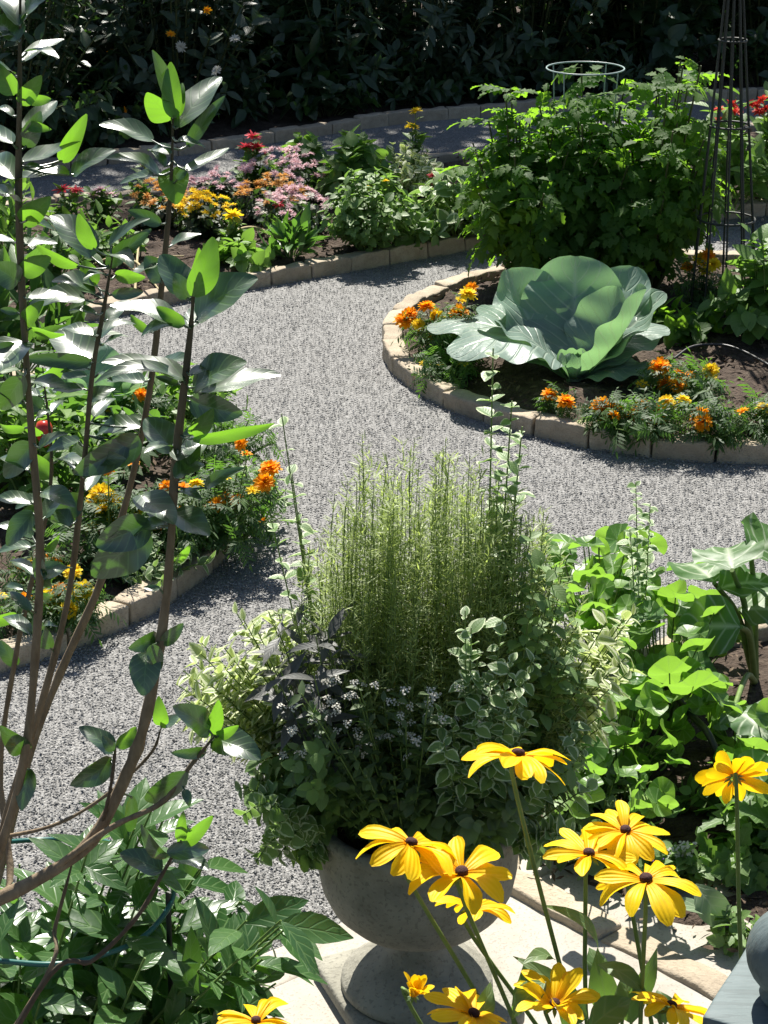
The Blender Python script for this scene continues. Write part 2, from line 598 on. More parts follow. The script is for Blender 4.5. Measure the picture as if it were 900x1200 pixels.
M['green_stem'] = solid_mat('green_stem', (0.09, 0.15, 0.035), (0.16, 0.24, 0.06), 30, 0.55, 0.2)
M['dark_stem'] = solid_mat('dark_stem', (0.045, 0.06, 0.02), (0.09, 0.1, 0.035), 30, 0.6, 0.2)
M['straw'] = solid_mat('straw', (0.33, 0.27, 0.14), (0.5, 0.42, 0.24), 30, 0.8, 0.2)
M['wire_green'] = solid_mat('wire_green', (0.02, 0.1, 0.09), (0.03, 0.14, 0.12), 30, 0.35, 0.05, spec=0.5)
M['wire_grey'] = solid_mat('wire_grey', (0.22, 0.3, 0.28), (0.34, 0.42, 0.4), 30, 0.4, 0.05, spec=0.5)
M['iron'] = solid_mat('iron', (0.018, 0.02, 0.018), (0.04, 0.045, 0.04), 30, 0.5, 0.1)
M['hose'] = solid_mat('hose', (0.012, 0.012, 0.012), (0.025, 0.025, 0.025), 20, 0.42, 0.05, spec=0.5)
M['paint'] = solid_mat('paint', (0.09, 0.12, 0.122), (0.13, 0.165, 0.168), 60, 0.62, 0.6, 0.002, 8, stretch=(0.25, 2.2, 1), fine=30)
M['disc'] = solid_mat('disc', (0.025, 0.008, 0.008), (0.07, 0.02, 0.015), 160, 0.8, 1.0, 0.004)
M['red_fruit'] = solid_mat('red_fruit', (0.42, 0.02, 0.012), (0.5, 0.04, 0.02), 10, 0.25, 0.02, spec=0.5)

M['hibiscus'] = leaf_mat('hibiscus', (0.012, 0.038, 0.012), (0.03, 0.07, 0.022), 0.16, (0.16, 0.4, 0.03), 0.34, 1.0, vein=(0.09, 0.17, 0.06), nv=6, vw=0.06, bump=0.12, coat=0.7)
M['hibiscus_young'] = leaf_mat('hibiscus_young', (0.03, 0.09, 0.018), (0.07, 0.16, 0.03), 0.42, (0.27, 0.6, 0.03), 0.34, 0.7, vein=(0.14, 0.26, 0.06), nv=5, vw=0.06, bump=0.16)
M['tomato'] = leaf_mat('tomato', (0.04, 0.095, 0.02), (0.1, 0.18, 0.04), 0.52, (0.33, 0.66, 0.03), 0.6, 0.25)
M['cabbage'] = leaf_mat('cabbage', (0.21, 0.3, 0.25), (0.26, 0.35, 0.3), 0.4, (0.24, 0.48, 0.12), 0.4, 0.6, vein=(0.46, 0.54, 0.44), nv=9, vw=0.08, bump=1.0)
M['marigold_leaf'] = leaf_mat('marigold_leaf', (0.03, 0.075, 0.018), (0.07, 0.14, 0.035), 0.4, (0.18, 0.4, 0.04), 0.5)
M['mum_leaf'] = leaf_mat('mum_leaf', (0.025, 0.05, 0.02), (0.05, 0.085, 0.035), 0.3, (0.1, 0.22, 0.03), 0.5)
M['rosemary'] = leaf_mat('rosemary', (0.22, 0.29, 0.1), (0.4, 0.47, 0.19), 0.48, (0.52, 0.66, 0.14), 0.5, bump=0)
M['sage'] = leaf_mat('sage', (0.055, 0.06, 0.055), (0.13, 0.13, 0.12), 0.25, (0.16, 0.2, 0.1), 0.5, 0.5)
M['alyssum_leaf'] = leaf_mat('alyssum_leaf', (0.07, 0.11, 0.045), (0.13, 0.18, 0.08), 0.35, (0.2, 0.38, 0.06), 0.55, bump=0)
M['mint'] = leaf_mat('mint', (0.11, 0.2, 0.06), (0.19, 0.3, 0.1), 0.38, (0.28, 0.48, 0.08), 0.5, edge=(0.6, 0.66, 0.42), edge_w=0.72)
M['mint_green'] = leaf_mat('mint_green', (0.1, 0.18, 0.05), (0.2, 0.32, 0.1), 0.42, (0.25, 0.46, 0.06), 0.5, vein=(0.2, 0.3, 0.1))
M['varieg'] = leaf_mat('varieg', (0.2, 0.3, 0.08), (0.42, 0.5, 0.2), 0.42, (0.5, 0.62, 0.16), 0.5, edge=(0.72, 0.74, 0.5), edge_w=0.5)
M['nasturtium'] = leaf_mat('nasturtium', (0.045, 0.125, 0.03), (0.17, 0.29, 0.06), 0.45, (0.32, 0.6, 0.05), 0.4, vein=(0.3, 0.44, 0.17), radial=True)
M['squash'] = leaf_mat('squash', (0.05, 0.13, 0.035), (0.1, 0.2, 0.055), 0.4, (0.26, 0.55, 0.04), 0.5, vein=(0.55, 0.6, 0.45), nv=5, vw=0.16)
M['peony'] = leaf_mat('peony', (0.028, 0.08, 0.022), (0.075, 0.16, 0.045), 0.32, (0.2, 0.46, 0.04), 0.33, 0.5, vein=(0.13, 0.22, 0.08), nv=5)
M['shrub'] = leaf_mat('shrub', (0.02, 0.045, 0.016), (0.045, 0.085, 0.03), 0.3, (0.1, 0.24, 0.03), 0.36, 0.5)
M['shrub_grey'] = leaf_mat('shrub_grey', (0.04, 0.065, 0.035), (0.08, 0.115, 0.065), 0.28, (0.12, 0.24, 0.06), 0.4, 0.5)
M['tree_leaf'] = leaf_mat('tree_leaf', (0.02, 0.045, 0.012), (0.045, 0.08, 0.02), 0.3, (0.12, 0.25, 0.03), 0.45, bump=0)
M['lime'] = leaf_mat('lime', (0.08, 0.17, 0.035), (0.17, 0.29, 0.06), 0.42, (0.26, 0.5, 0.05), 0.5, vein=(0.2, 0.32, 0.1))
M['grey_leaf'] = leaf_mat('grey_leaf', (0.13, 0.2, 0.11), (0.22, 0.29, 0.18), 0.3, (0.24, 0.42, 0.1), 0.5, vein=(0.36, 0.42, 0.28), nv=5)
M['rud_leaf'] = leaf_mat('rud_leaf', (0.075, 0.14, 0.045), (0.13, 0.2, 0.07), 0.34, (0.26, 0.48, 0.05), 0.5, vein=(0.2, 0.28, 0.12), nv=3)
M['rud_petal'] = petal_mat('rud_petal', (0.84, 0.5, 0.004), (0.9, 0.68, 0.01), 0.42, 0.5, groove=0.2, basec=(0.84, 0.42, 0.003))
M['orange'] = petal_mat('orange', (0.9, 0.31, 0.004), (0.92, 0.46, 0.012), 0.45)
M['yellow'] = petal_mat('yellow', (0.86, 0.58, 0.01), (0.9, 0.72, 0.04), 0.45)
M['pink'] = petal_mat('pink', (0.66, 0.38, 0.44), (0.84, 0.68, 0.69), 0.4, basec=(0.5, 0.28, 0.25))
M['bronze'] = petal_mat('bronze', (0.55, 0.24, 0.05), (0.75, 0.45, 0.12), 0.35)
M['coral'] = petal_mat('coral', (0.66, 0.04, 0.06), (0.72, 0.1, 0.13), 0.35)
M['red'] = petal_mat('red', (0.6, 0.03, 0.02), (0.7, 0.07, 0.04), 0.35)
M['white'] = petal_mat('white', (0.6, 0.58, 0.52), (0.7, 0.68, 0.6), 0.35)
M['violet'] = petal_mat('violet', (0.1, 0.03, 0.3), (0.2, 0.07, 0.45), 0.35)

# ------------------------------------------------------------------ templates
T_ov = tleaf(0.5, 'ovate', 5, 2, 0.15, 0.3)
T_ov4 = tleaf(0.5, 'ovate', 3, 2, 0.15, 0.3)
T_br = tleaf(0.72, 'ovate', 4, 2, 0.2, 0.25)
T_la = tleaf(0.3, 'lance', 5, 2, 0.22, 0.35)
T_pe = tleaf(0.42, 'lance', 5, 2, 0.2, 0.3)
T_nd = tleaf(0.12, 'strap', 2, 1, 0.1, 0.0)
T_ser = tleaf(0.6, 'serr', 7, 2, 0.25, 0.25)
T_tom = compound(T_ser, 3, 0.95, 0.36, 0.46, 0.4)
T_mar = compound(tleaf(0.26, 'lance', 3, 1, 0.1, 0), 4, 0.8, 0.3, 0.3, 0.15)
T_mumleaf = tleaf(0.6, 'serr', 5, 2, 0.2, 0.2)
T_disc = [tdisc(4, 18, 0.16, 0.075, 0.05, k) for k in range(3)]
T_lob = tdisc(4, 20, 0.1, 0.06, 0.16, 3)
F_pom = tpetals([(11, 0.5, -8), (11, 0.46, 14), (9, 0.4, 36), (7, 0.32, 58), (5, 0.25, 80)], 0.7, 'petal', 2, 0.35, 0.12, 1)
F_sin = tpetals([(8, 0.5, 5), (8, 0.36, 28), (5, 0.22, 60)], 0.6, 'petal', 2, 0.3, 0.1, 2)
F_mum = tpetals([(14, 0.5, 8), (11, 0.4, 30), (7, 0.26, 60)], 0.3, 'petal', 2, 0.2, 0.1, 3)
F_zin = tpetals([(13, 0.5, 2), (12, 0.42, 16), (8, 0.3, 40)], 0.4, 'petal', 2, 0.2, 0.08, 4)
_dot = tleaf(1.0, 'round', 2, 1, 0.0, 0.1)
F_aly = tcat([(_dot, np.array([math.cos(k * 2.4) * 0.5 * math.sqrt(k / 17), math.sin(k * 2.4) * 0.5 * math.sqrt(k / 17), 0.22 * (1 - k / 17)]), (math.cos(k * 1.7), math.sin(k * 1.7), 0.1), (math.cos(k * 2.4) * k / 22, math.sin(k * 2.4) * k / 22, 1), 0.21) for k in range(17)])
F_vio = tpetals([(5, 0.5, 15)], 0.95, 'round', 3, 0.1, 0.05, 6)


# ------------------------------------------------------------------ plant builders
def dome(base, r, h, n, zmin=0.35, flat=1.0):
    a = rng.random(n) * 2 * PI
    q = np.sqrt(rng.random(n))
    rr = r * q
    z = h * np.clip(np.sqrt(np.clip(1 - flat * q ** 2, 0, 1)), zmin, 1) * (0.82 + 0.25 * rng.random(n))
    return np.stack([base[0] + rr * np.cos(a), base[1] + rr * np.sin(a), base[2] + z], -1)


def stems_to(base, tips, spread=0.25, bulge=0.35, k=6, sag=0.0):
    """curved stems from near base to the tips: array (n,k,3)"""
    n = len(tips)
    b = np.asarray(base) + np.concatenate([(tips - base)[:, :2] * spread, np.zeros((n, 1))], 1)
    mid = (b + tips) / 2
    mid[:, 2] += bulge * np.linalg.norm((tips - b)[:, :2], axis=1) * 0.5 - sag
    t = np.linspace(0, 1, k)[None, :, None]
    return (1 - t) ** 2 * b[:, None] + 2 * t * (1 - t) * mid[:, None] + t ** 2 * tips[:, None]


def leafy(mb, S, per, T, size, t0=0.2, ang=55, droop=0.25, jit=0.35, grow=0.0, pair=False, svar=0.3, petiole=0.0):
    """leaves along every stem in S (n,k,3)"""
    n, k, _ = S.shape
    t = t0 + (1 - t0) * (np.arange(per) + 0.5) / per
    if pair: t = t0 + (1 - t0) * (np.floor(np.arange(per) / 2) * 2 + 1) / per
    tt = np.clip(t[None] + (0 if pair else rng.normal(size=(n, per)) * 0.03), 0, 0.999)
    f = tt * (k - 1)
    i = np.floor(f).astype(int)
    fr = (f - i)[..., None]
    ar = np.arange(n)[:, None]
    p = S[ar, i] * (1 - fr) + S[ar, i + 1] * fr
    tg = nrm(S[ar, i + 1] - S[ar, i])
    g = np.arange(per) * 2.4
    if pair: g = np.floor(np.arange(per) / 2) * PI / 2 + (np.arange(per) % 2) * PI
    az = g[None] + rng.random((n, 1)) * 6.28 + rng.normal(size=(n, per)) * 0.25
    ref = np.where(np.abs(tg[..., 2:3]) > 0.8, np.array([1, 0, 0]), np.array([0, 0, 1]))
    x = nrm(np.cross(tg, ref))
    y = np.cross(tg, x)
    rad = x * np.cos(az)[..., None] + y * np.sin(az)[..., None]
    a = np.radians(ang + rng.normal(size=(n, per)) * 12)[..., None]
    d = tg * np.cos(a) + rad * np.sin(a) + rng.normal(size=(n, per, 3)) * jit * 0.3
    d[..., 2] -= droop * rng.random((n, per))
    d = nrm(d)
    nn = tg * np.sin(a) - rad * np.cos(a) + np.array([0, 0, 0.5]) + rng.normal(size=(n, per, 3)) * jit
    sc = size * (1 + svar * rng.normal(size=(n, per)).clip(-1.8, 1.8)) * (1 + grow * (1 - tt))
    sc = np.clip(sc, size * 0.35, size * 2)
    p = p + d * petiole * sc[..., None]
    mb.inst(T, p.reshape(-1, 3), frames(d.reshape(-1, 3), nn.reshape(-1, 3)), sc.ravel())


def stem_mesh(S, r0, r1, sides=4):
    mb = MB()
    for s in S: tube(mb, s, (r0, r1), sides)
    return mb


def flower_parts(root, T, mat, pts, size, name='flower', tilt=0.35, face=(0, 0.12, 1)):
    """one mesh per mat, one object per flower"""
    me = None
    base = np.array(root.location)
    for p in pts:
        if me is None:
            mb = MB()
            nv = len(T[0])
            mb.add(T[0], T[1], T[2], np.random.default_rng(3).random(nv).round(1))
            o = mb.build(name, mat, root, origin=np.zeros(3))
            me = o.data
        else:
            o = bpy.data.objects.new(name, me)
            C.objects.link(o)
            o.parent = root
        o.location = Vector((np.asarray(p) - base).tolist())
        nrm_ = Vector((np.array(face) + rng.normal(size=3) * tilt).tolist()).normalized()
        q = nrm_.to_track_quat('Z', 'Y').to_euler()
        o.rotation_euler = q
        s = size * (0.85 + 0.3 * rng.random())
        o.scale = (s, s, s * (0.9 + 0.3 * rng.random()))


def plant(name, label, cat, base, r, h, n, per, T, size, mat, stem='green_stem', group=None, zmin=0.35, t0=0.2, ang=55, droop=0.25, sr=0.004, spread=0.25, tips=None, grow=0.0, pair=False, jit=0.35, petiole=0.0, bulge=0.35, svar=0.3):
    base = np.asarray(base, float)
    o = thing(name, label, cat, base, group)
    if tips is None: tips = dome(base, r, h, n, zmin)
    S = stems_to(base, tips, spread, bulge)
    mb = MB()
    leafy(mb, S, per, T, size, t0, ang, droop, jit, grow, pair, svar, petiole)
    mb.build('foliage', M[mat], o)
    stem_mesh(S, sr, sr * 0.5).build('stems', M[stem], o)
    return o, tips


# ------------------------------------------------------------------ ground, beds, edging
def inpoly(x, y, poly):
    c = np.zeros(np.shape(x), bool)
    p = np.asarray(poly)
    for i in range(len(p)):
        (x1, y1), (x2, y2) = p[i - 1][:2], p[i][:2]
        m = ((y1 > y) != (y2 > y)) & (x < (x2 - x1) * (y - y1) / (y2 - y1 + 1e-12) + x1)
        c ^= m
    return c


def arc(c, r, a0=0, a1=360, n=90):
    a = np.radians(np.linspace(a0, a1, n))
    return np.stack([c[0] + r * np.cos(a), c[1] + r * np.sin(a)], -1)


RB_C, RB_R = (1.46, 8.62), 1.43
LB_C, LB_R = (-2.03, 6.62), 1.5
round_poly = arc(RB_C, RB_R, 0, 356, 80)
left_poly = arc(LB_C, LB_R, 0, 356, 80)
far_front = spline([(-3.6, 7.3), (-2.4, 8.25), (-1.4, 9.05), (-0.64, 9.65), (0.55, 10.45), (1.3, 10.85), (2.1, 11.15), (4.0, 11.7)], 50)
far_back = spline([(4.0, 14.0), (1.6, 13.0), (0.2, 12.35), (-1.0, 11.6), (-2.0, 11.2), (-3.2, 10.4), (-4.2, 9.2)], 30)
far_poly = np.vstack([far_front, far_back])
back_front = spline([(-6.5, 9.6), (-3.4, 11.6), (-1.3, 12.75), (0.0, 13.75), (0.65, 14.05), (2.2, 14.6), (6.5, 15.6)], 50)
back_poly = np.vstack([back_front, [(7, 24), (-8, 24)]])
e1, e2 = G(604, 1045, 0.05), G(800, 1143, 0.05)
dir_e = nrm((e2 - e1)[:2])
right_edge_near = np.array([e1[:2] - dir_e * 0.05, e1[:2] + dir_e * 0.95])
far_edge_right = spline([e1[:2] + (-0.02, 0.05), (0.3, 4.5), (0.45, 4.95), (0.72, 5.3), (1.1, 5.55), (1.6, 5.72), (2.6, 5.8)], 30)
right_poly = np.vstack([right_edge_near[::-1], far_edge_right, [(2.7, 2.6)]])
pe_poly = np.array([(-3.0, 1.2), (-0.62, 1.2), (-0.5, 3.3), (-0.72, 3.62), (-1.2, 3.85), (-3.0, 4.1)])
rud_poly = np.array([(0.05, 1.2), (3.0, 1.2), (2.6, 2.5), (right_edge_near[1][0], right_edge_near[1][1]), (0.55, 2.95), (0.05, 2.75)])

g = MB()
V = np.array([(-150, -150, -0.03), (150, -150, -0.03), (150, 150, -0.03), (-150, 150, -0.03)], float)
g.add(V, [[0, 1, 2, 3]])
tag(g.build('ground', M['earth']), kind='structure')
g = MB()
xs, ys = np.linspace(-9, 9, 60), np.linspace(-2, 25, 90)
X, Y = np.meshgrid(xs, ys)
Z = 0.006 * np.sin(X * 2.1 + 1) * np.cos(Y * 1.7) - 0.004
g.add(np.stack([X, Y, Z], -1).reshape(-1, 3), grid_faces(59, 89))
tag(g.build('gravel_path', M['gravel']), kind='structure')


def soil(name, poly, h=0.05, rings=26, n=140):
    p = np.asarray(poly, float)
    seg = np.vstack([p, p[:1]])
    L = np.concatenate([[0], np.cumsum(np.linalg.norm(np.diff(seg, axis=0), axis=1))])
    q = np.linspace(0, L[-1], n, endpoint=False)
    o = np.stack([np.interp(q, L, seg[:, 0]), np.interp(q, L, seg[:, 1])], -1)
    c = o.mean(0)
    V = []
    for i in range(rings + 1):
        f = max(0.002, 1 - (i / rings))
        V.append(c + (o - c) * f)
    V = np.concatenate(V)
    x, y = V[:, 0], V[:, 1]
    ed = np.repeat(np.linspace(0, 1, rings + 1), n)
    z = 0.02 + h * np.clip(ed * 5, 0, 1) + 0.012 * np.sin(x * 11 + 2 * np.sin(y * 7)) * np.cos(y * 13) + 0.006 * rng.normal(size=len(x))
    z = np.maximum(z, 0.012)
    i, j = np.meshgrid(np.arange(rings), np.arange(n), indexing='ij')
    a0, a1 = (i * n + j).ravel(), (i * n + (j + 1) % n).ravel()
    mb = MB()
    mb.add(np.column_stack([x, y, z]), np.stack([a0, a1, a1 + n, a0 + n], -1))
    return tag(mb.build(name, M['soil']), kind='structure')


for nm, po in (('soil_bed', round_poly), ('soil_bed', left_poly), ('soil_bed', far_poly), ('soil_bed', back_poly), ('soil_bed', right_poly), ('soil_bed', pe_poly), ('soil_bed', rud_poly)):
    soil(nm, po)

STONES = []
for k in range(6):
    mb = MB()
    rbox(mb, (0.236, 0.086, 0.125), 7, 3, 3, 0.01, 0.0034, 40 + k)
    ob = mb.build('edging_stone', M['edging'])
    STONES.append(ob.data)
    bpy.data.objects.remove(ob)


def edging(line, label, group, step=0.238, closed=False, up=-0.05):
    p = np.asarray(line, float)
    if closed: p = np.vstack([p, p[:1]])
    L = np.concatenate([[0], np.cumsum(np.linalg.norm(np.diff(p, axis=0), axis=1))])
    m = max(1, int(L[-1] / step))
    st = L[-1] / m
    for i in range(m):
        q = np.array([i * st, (i + 1) * st])
        x, y = np.interp(q, L, p[:, 0]), np.interp(q, L, p[:, 1])
        mid = np.array([x.mean(), y.mean()])
        # leave out what lies far outside the picture
        dpt = mid[1] * cP + CH * sP
        if abs(mid[0]) * F / dpt > 620 or mid[1] < 2.9: continue
        o = bpy.data.objects.new('edging_stone', STONES[random.randrange(6)])
        C.objects.link(o)
        o.location = (mid[0], mid[1], up + random.uniform(-0.006, 0.006))
        a = math.atan2(y[1] - y[0], x[1] - x[0]) + random.uniform(-0.025, 0.025)
        if random.random() < 0.5: a += PI
        o.rotation_euler = (random.uniform(-0.05, 0.05), random.uniform(-0.035, 0.035), a)
        o.scale = (st / 0.238 * random.uniform(0.985, 1.0), random.uniform(0.94, 1.05), random.uniform(0.96, 1.04))
        tag(o, label, 'edging stone', group)


edging(round_poly, 'tan tumbled edging stone in the curved kerb of the round cabbage bed', 'edging stones round the cabbage bed', closed=True)
edging(left_poly, 'tan edging stone in the kerb of the left marigold bed behind the tall shrub', 'edging stones round the left marigold bed', closed=True)
edging(far_front, 'tan edging stone in the front kerb of the chrysanthemum bed', 'edging stones before the chrysanthemum bed')
edging(far_back, 'edging stone in the rear kerb of the chrysanthemum bed by the shaded path', 'edging stones behind the chrysanthemum bed')
edging(back_front, 'shaded edging stone at the foot of the dark shrub border', 'edging stones of the shaded back border')
edging(right_edge_near, 'pinkish edging stone in the straight kerb beside the urn slab', 'edging stones beside the urn slab', 0.25)
edging(far_edge_right, 'edging stone in the far kerb of the nasturtium bed', 'edging stones round the nasturtium bed')

# concrete landing: two slabs
fa, fb = G(270, 1131, 0.05), G(412, 1074, 0.05)
du = nrm((fb - fa)[:2])
dv = np.array([du[1], -du[0]])          # towards the viewer
o0 = fa[:2] - du * 0.25
SL = []
for k, (v0, v1, top) in enumerate(((0.0, 0.128, 0.05), (0.136, 1.5, 0.062))):
    mb = MB()
    ln = 1.5
    rbox(mb, (ln, v1 - v0, top + 0.06), 24, 12, 2, 0.012, 0.0012, 90 + k)
    c = o0 + du * (ln / 2 - 0.08) + dv * (v0 + v1) / 2
    ob = mb.build('concrete_landing', M['concrete'])
    ob.location = (c[0], c[1], -0.06)
    ob.rotation_euler = (0, 0, math.atan2(du[1], du[0]))
    tag(ob, kind='structure')
    SL.append((c, ln / 2, (v1 - v0) / 2))


def in_slab(x, y):
    r = np.zeros(np.shape(x), bool)
    for c, a, b in SL:
        u = (x - c[0]) * du[0] + (y - c[1]) * du[1]
        v = (x - c[0]) * dv[0] + (y - c[1]) * dv[1]
        r |= (np.abs(u) < a + 0.01) & (np.abs(v) < b + 0.01)
    return r


# loose gravel chips
NG = 330000
d_ = 3.5 + (13.6 - 3.5) * rng.random(NG) ** 1.35
x_ = (rng.random(NG) * 2 - 1) * (0.26 * d_ + 0.25)
keep = ~in_slab(x_, d_)
for po in (round_poly, left_poly, far_poly, back_poly, right_poly, pe_poly, rud_poly):
    keep &= ~inpoly(x_, d_, po)
x_, d_ = x_[keep], d_[keep]
n_ = len(x_)
octa = np.array([(1, 0, 0), (-1, 0, 0), (0, 1, 0), (0, -1, 0), (0, 0, 1), (0, 0, -1)], float)
of = np.array([(0, 2, 4), (2, 1, 4), (1, 3, 4), (3, 0, 4), (2, 0, 5), (1, 2, 5), (3, 1, 5), (0, 3, 5)])
sz = 0.0034 * (0.6 + 0.8 * rng.random(n_))
vv = octa[None] * (sz[:, None, None] * (0.6 + 0.7 * rng.random((n_, 1, 3)))) + rng.normal(size=(n_, 6, 3)) * sz[:, None, None] * 0.22
a = rng.random(n_) * 6.28
tl = rng.normal(size=(n_, 3)) * 0.35 + np.array([0, 0, 1])
R = frames(np.stack([np.cos(a), np.sin(a), 0 * a], -1), tl)
vv = np.einsum('nij,nkj->nki', R, vv)
vv[..., 2] *= 0.62
vv[..., 0] += x_[:, None]
vv[..., 1] += d_[:, None]
vv[..., 2] += (0.002 + sz * 0.25 + 0.006 * np.sin(x_ * 2.1 + 1) * np.cos(d_ * 1.7))[:, None]
mb = MB()
mb.add(vv.reshape(-1, 3), (of[None] + (np.arange(n_) * 6)[:, None, None]).reshape(-1, 3), None, np.repeat(rng.random(n_), 6))
tag(mb.build('gravel', M['stone_chip'], smooth=False), 'loose grey crushed stone chips covering the garden path', 'gravel', kind='stuff')

# bark mulch on the beds
mb = MB()
NM = 26000
d_ = 3.4 + 10 * rng.random(NM)
x_ = (rng.random(NM) * 2 - 1) * (0.26 * d_ + 0.3)
keep = np.zeros(NM, bool)
for po in (round_poly, left_poly, far_poly, right_poly, pe_poly):
    k4 = np.ones(NM, bool)
    for ox, oy in ((0.09, 0), (-0.09, 0), (0, 0.09), (0, -0.09), (0.065, 0.065), (-0.065, 0.065), (0.065, -0.065), (-0.065, -0.065)): k4 &= inpoly(x_ + ox, d_ + oy, po)
    keep |= k4
x_, d_ = x_[keep], d_[keep]
T_chip = tleaf(0.35, 'strap', 2, 1, 0.15, 0)
nn = len(x_)
a = rng.random(nn) * 6.28
mb.inst(T_chip, np.stack([x_, d_, 0.07 + 0.015 * rng.random(nn)], -1), frames(np.stack([np.cos(a), np.sin(a), rng.normal(size=nn) * 0.3], -1), rng.normal(size=(nn, 3)) * 0.6 + [0, 0, 1]), 0.012 + 0.03 * rng.random(nn))
tag(mb.build('mulch', M['mulch']), 'scattered brown bark mulch on the soil of the flower beds', 'mulch', kind='stuff')


# ------------------------------------------------------------------ cabbages
def cabbage(base, R_, leaves, label, hearts=3):
    base = np.asarray(base, float)
    o = thing('cabbage', label, 'cabbage', base, 'cabbages')
    heart_l = 0.24 * R_
    for az, el, L, W, bend, cup in leaves:
        mb = MB()
        a, e = math.radians(az), math.radians(el)
        d = np.array([math.cos(a) * math.cos(e), math.sin(a) * math.cos(e), math.sin(e)])
        n = np.array([-math.cos(a) * math.sin(e), -math.sin(a) * math.sin(e), math.cos(e)])
        b = base + np.array([math.cos(a), math.sin(a), 0]) * 0.04 * R_ + np.array([0, 0, 0.015])
        blade(mb, b, b + d * L * R_, n, W * R_, bend, cup, 0.085, 16, 36, 'cab', nw=3.2, t1=0.997)
        mb.build('leaf', M['cabbage'], o)
    mb = MB()
    for k in range(9):
        a, e = k * 2.4, math.radians(62 + 3 * k)
        d = np.array([math.cos(a) * math.cos(e), math.sin(a) * math.cos(e), math.sin(e)])
        n = np.array([-math.cos(a) * math.sin(e), -math.sin(a) * math.sin(e), math.cos(e)])
        b = base + np.array([math.cos(a), math.sin(a), 0]) * 0.05 * R_ + np.array([0, 0, 0.02])
        blade(mb, b, b + d * heart_l, n, 0.2 * R_, -0.22, 0.55, 0.08, 8, 8, 'cab')
    mb.build('heart', M['cabbage'], o)
    mb = MB()
    tube(mb, [base + (0, 0, -0.02), base + (0, 0, 0.1)], (0.03, 0.035), 8)
    mb.build('stalk', M['grey_leaf'], o)
    return o


CB = G(672, 448, 0.05)
cabbage(CB, 0.5, [
    # az, el, length, width, bend, cup
    (86, 50, 1.12, 0.95, -0.05, 0.34), (48, 46, 1.12, 0.86, -0.05, 0.34), (136, 48, 1.08, 0.95, -0.07, 0.4),
    (16, 42, 1.02, 0.85, 0.0, 0.3), (-14, 57, 0.98, 0.86, -0.07, 0.45), (172, 36, 0.98, 0.85, 0.08, 0.12),
    (200, 17, 1.14, 1.0, 0.22, -0.12), (160, 15, 1.3, 0.85, 0.16, -0.1), (40, 58, 0.84, 0.62, -0.1, 0.45),
    (-16, 10, 0.66, 0.6, 0.1, 0.0), (112, 26, 1.2, 0.95, 0.1, 0.1), (70, 22, 1.15, 0.95, 0.1, 0.1), (30, 20, 0.95, 0.75, 0.12, 0.0)],
    'large blue green cabbage with wide open leaves in the round bed')
CB2 = G(112, 505, 0.05)
cabbage(CB2, 0.36, [(a_, e_, 0.95, 0.85, 0.08, 0.15) for a_, e_ in ((20, 25), (75, 40), (130, 30), (190, 22), (240, 35), (290, 22), (330, 40), (100, 60), (210, 62), (340, 65))],
        'smaller grey blue cabbage half hidden behind the woody stems of the tall shrub')

# ------------------------------------------------------------------ marigolds
MG = 'marigold plants'


def marigold(base_px, fl, label, r=0.16, h=None, n=16, per=9, leaf=0.085, seed=None):
    base = G(*base_px, 0.06)
    o = thing('marigold', label, 'marigold', base, MG)
    pts = {}
    allp = []
    for px, py, c, s in fl:
        p = P(px, py, base[1] + rng.normal() * 0.04)
        p[2] = max(p[2], 0.13)
        allp.append(p)
        pts.setdefault((c, s), []).append(p)
    allp = np.array(allp)
    hh = h or max(0.14, (allp[:, 2] - base[2]).mean() * 0.8)
    tips = np.vstack([dome(base, r, hh, n, 0.4), allp - [0, 0, 0.02]])
    S = stems_to(base, tips, 0.3, 0.3)
    mb = MB()
    leafy(mb, S, per, T_mar, leaf, 0.15, 60, 0.3)
    mb.build('foliage', M['marigold_leaf'], o)
    stem_mesh(S, 0.003, 0.002).build('stems', M['green_stem'], o)
    for (c, s), pp in pts.items():
        sc = s / ppm(base)
        flower_parts(o, F_pom if s > 13 else F_sin, M[{'o': 'orange', 'y': 'yellow', 'r': 'red'}[c]], pp, sc * 1.35, face=(0, -0.35, 1))
    return o


marigold((520, 418), [(474, 375, 'o', 20), (480, 368, 'o', 16), (500, 360, 'o', 16), (490, 380, 'y', 14), (517, 378, 'y', 18), (512, 370, 'y', 14), (538, 367, 'o', 20), (513, 393, 'o', 15), (548, 345, 'y', 16), (552, 338, 'o', 14), (540, 352, 'y', 13)], 'bushy orange and yellow marigold at the left rim of the round bed', 0.2, 0.24, 26)
marigold((522, 445), [(497, 432, 'y', 11), (516, 437, 'y', 9), (543, 459, 'y', 11)], 'small leafy marigold with tiny yellow blooms just inside the left kerb of the round bed', 0.15, 0.14, 18, leaf=0.07)
marigold((655, 490), [(644, 463, 'o', 15), (663, 471, 'o', 16)], 'low marigold with two orange blooms in front of the large cabbage', 0.09, 0.12, 8, leaf=0.06)
marigold((712, 505), [(705, 476, 'o', 18), (718, 480, 'o', 18), (712, 484, 'o', 17), (720, 487, 'o', 14)], 'marigold with one tight cluster of orange blooms behind the front kerb', 0.1, 0.13, 10)
marigold((758, 510), [(744, 491, 'o', 22), (752, 478, 'o', 20), (767, 484, 'o', 22), (760, 492, 'o', 17), (781, 470, 'y', 16), (801, 470, 'y', 14), (787, 474, 'y', 12)], 'marigold with big orange pompons and small yellow ones by the front kerb', 0.17, 0.15, 18)
marigold((795, 470), [(773, 430, 'o', 18), (779, 452, 'o', 16), (795, 451, 'o', 16), (808, 440, 'o', 12), (833, 434, 'y', 14), (834, 455, 'y', 11), (752, 452, 'y', 11), (795, 436, 'o', 10)], 'loose marigold with scattered orange and yellow blooms right of the cabbage', 0.22, 0.16, 22)
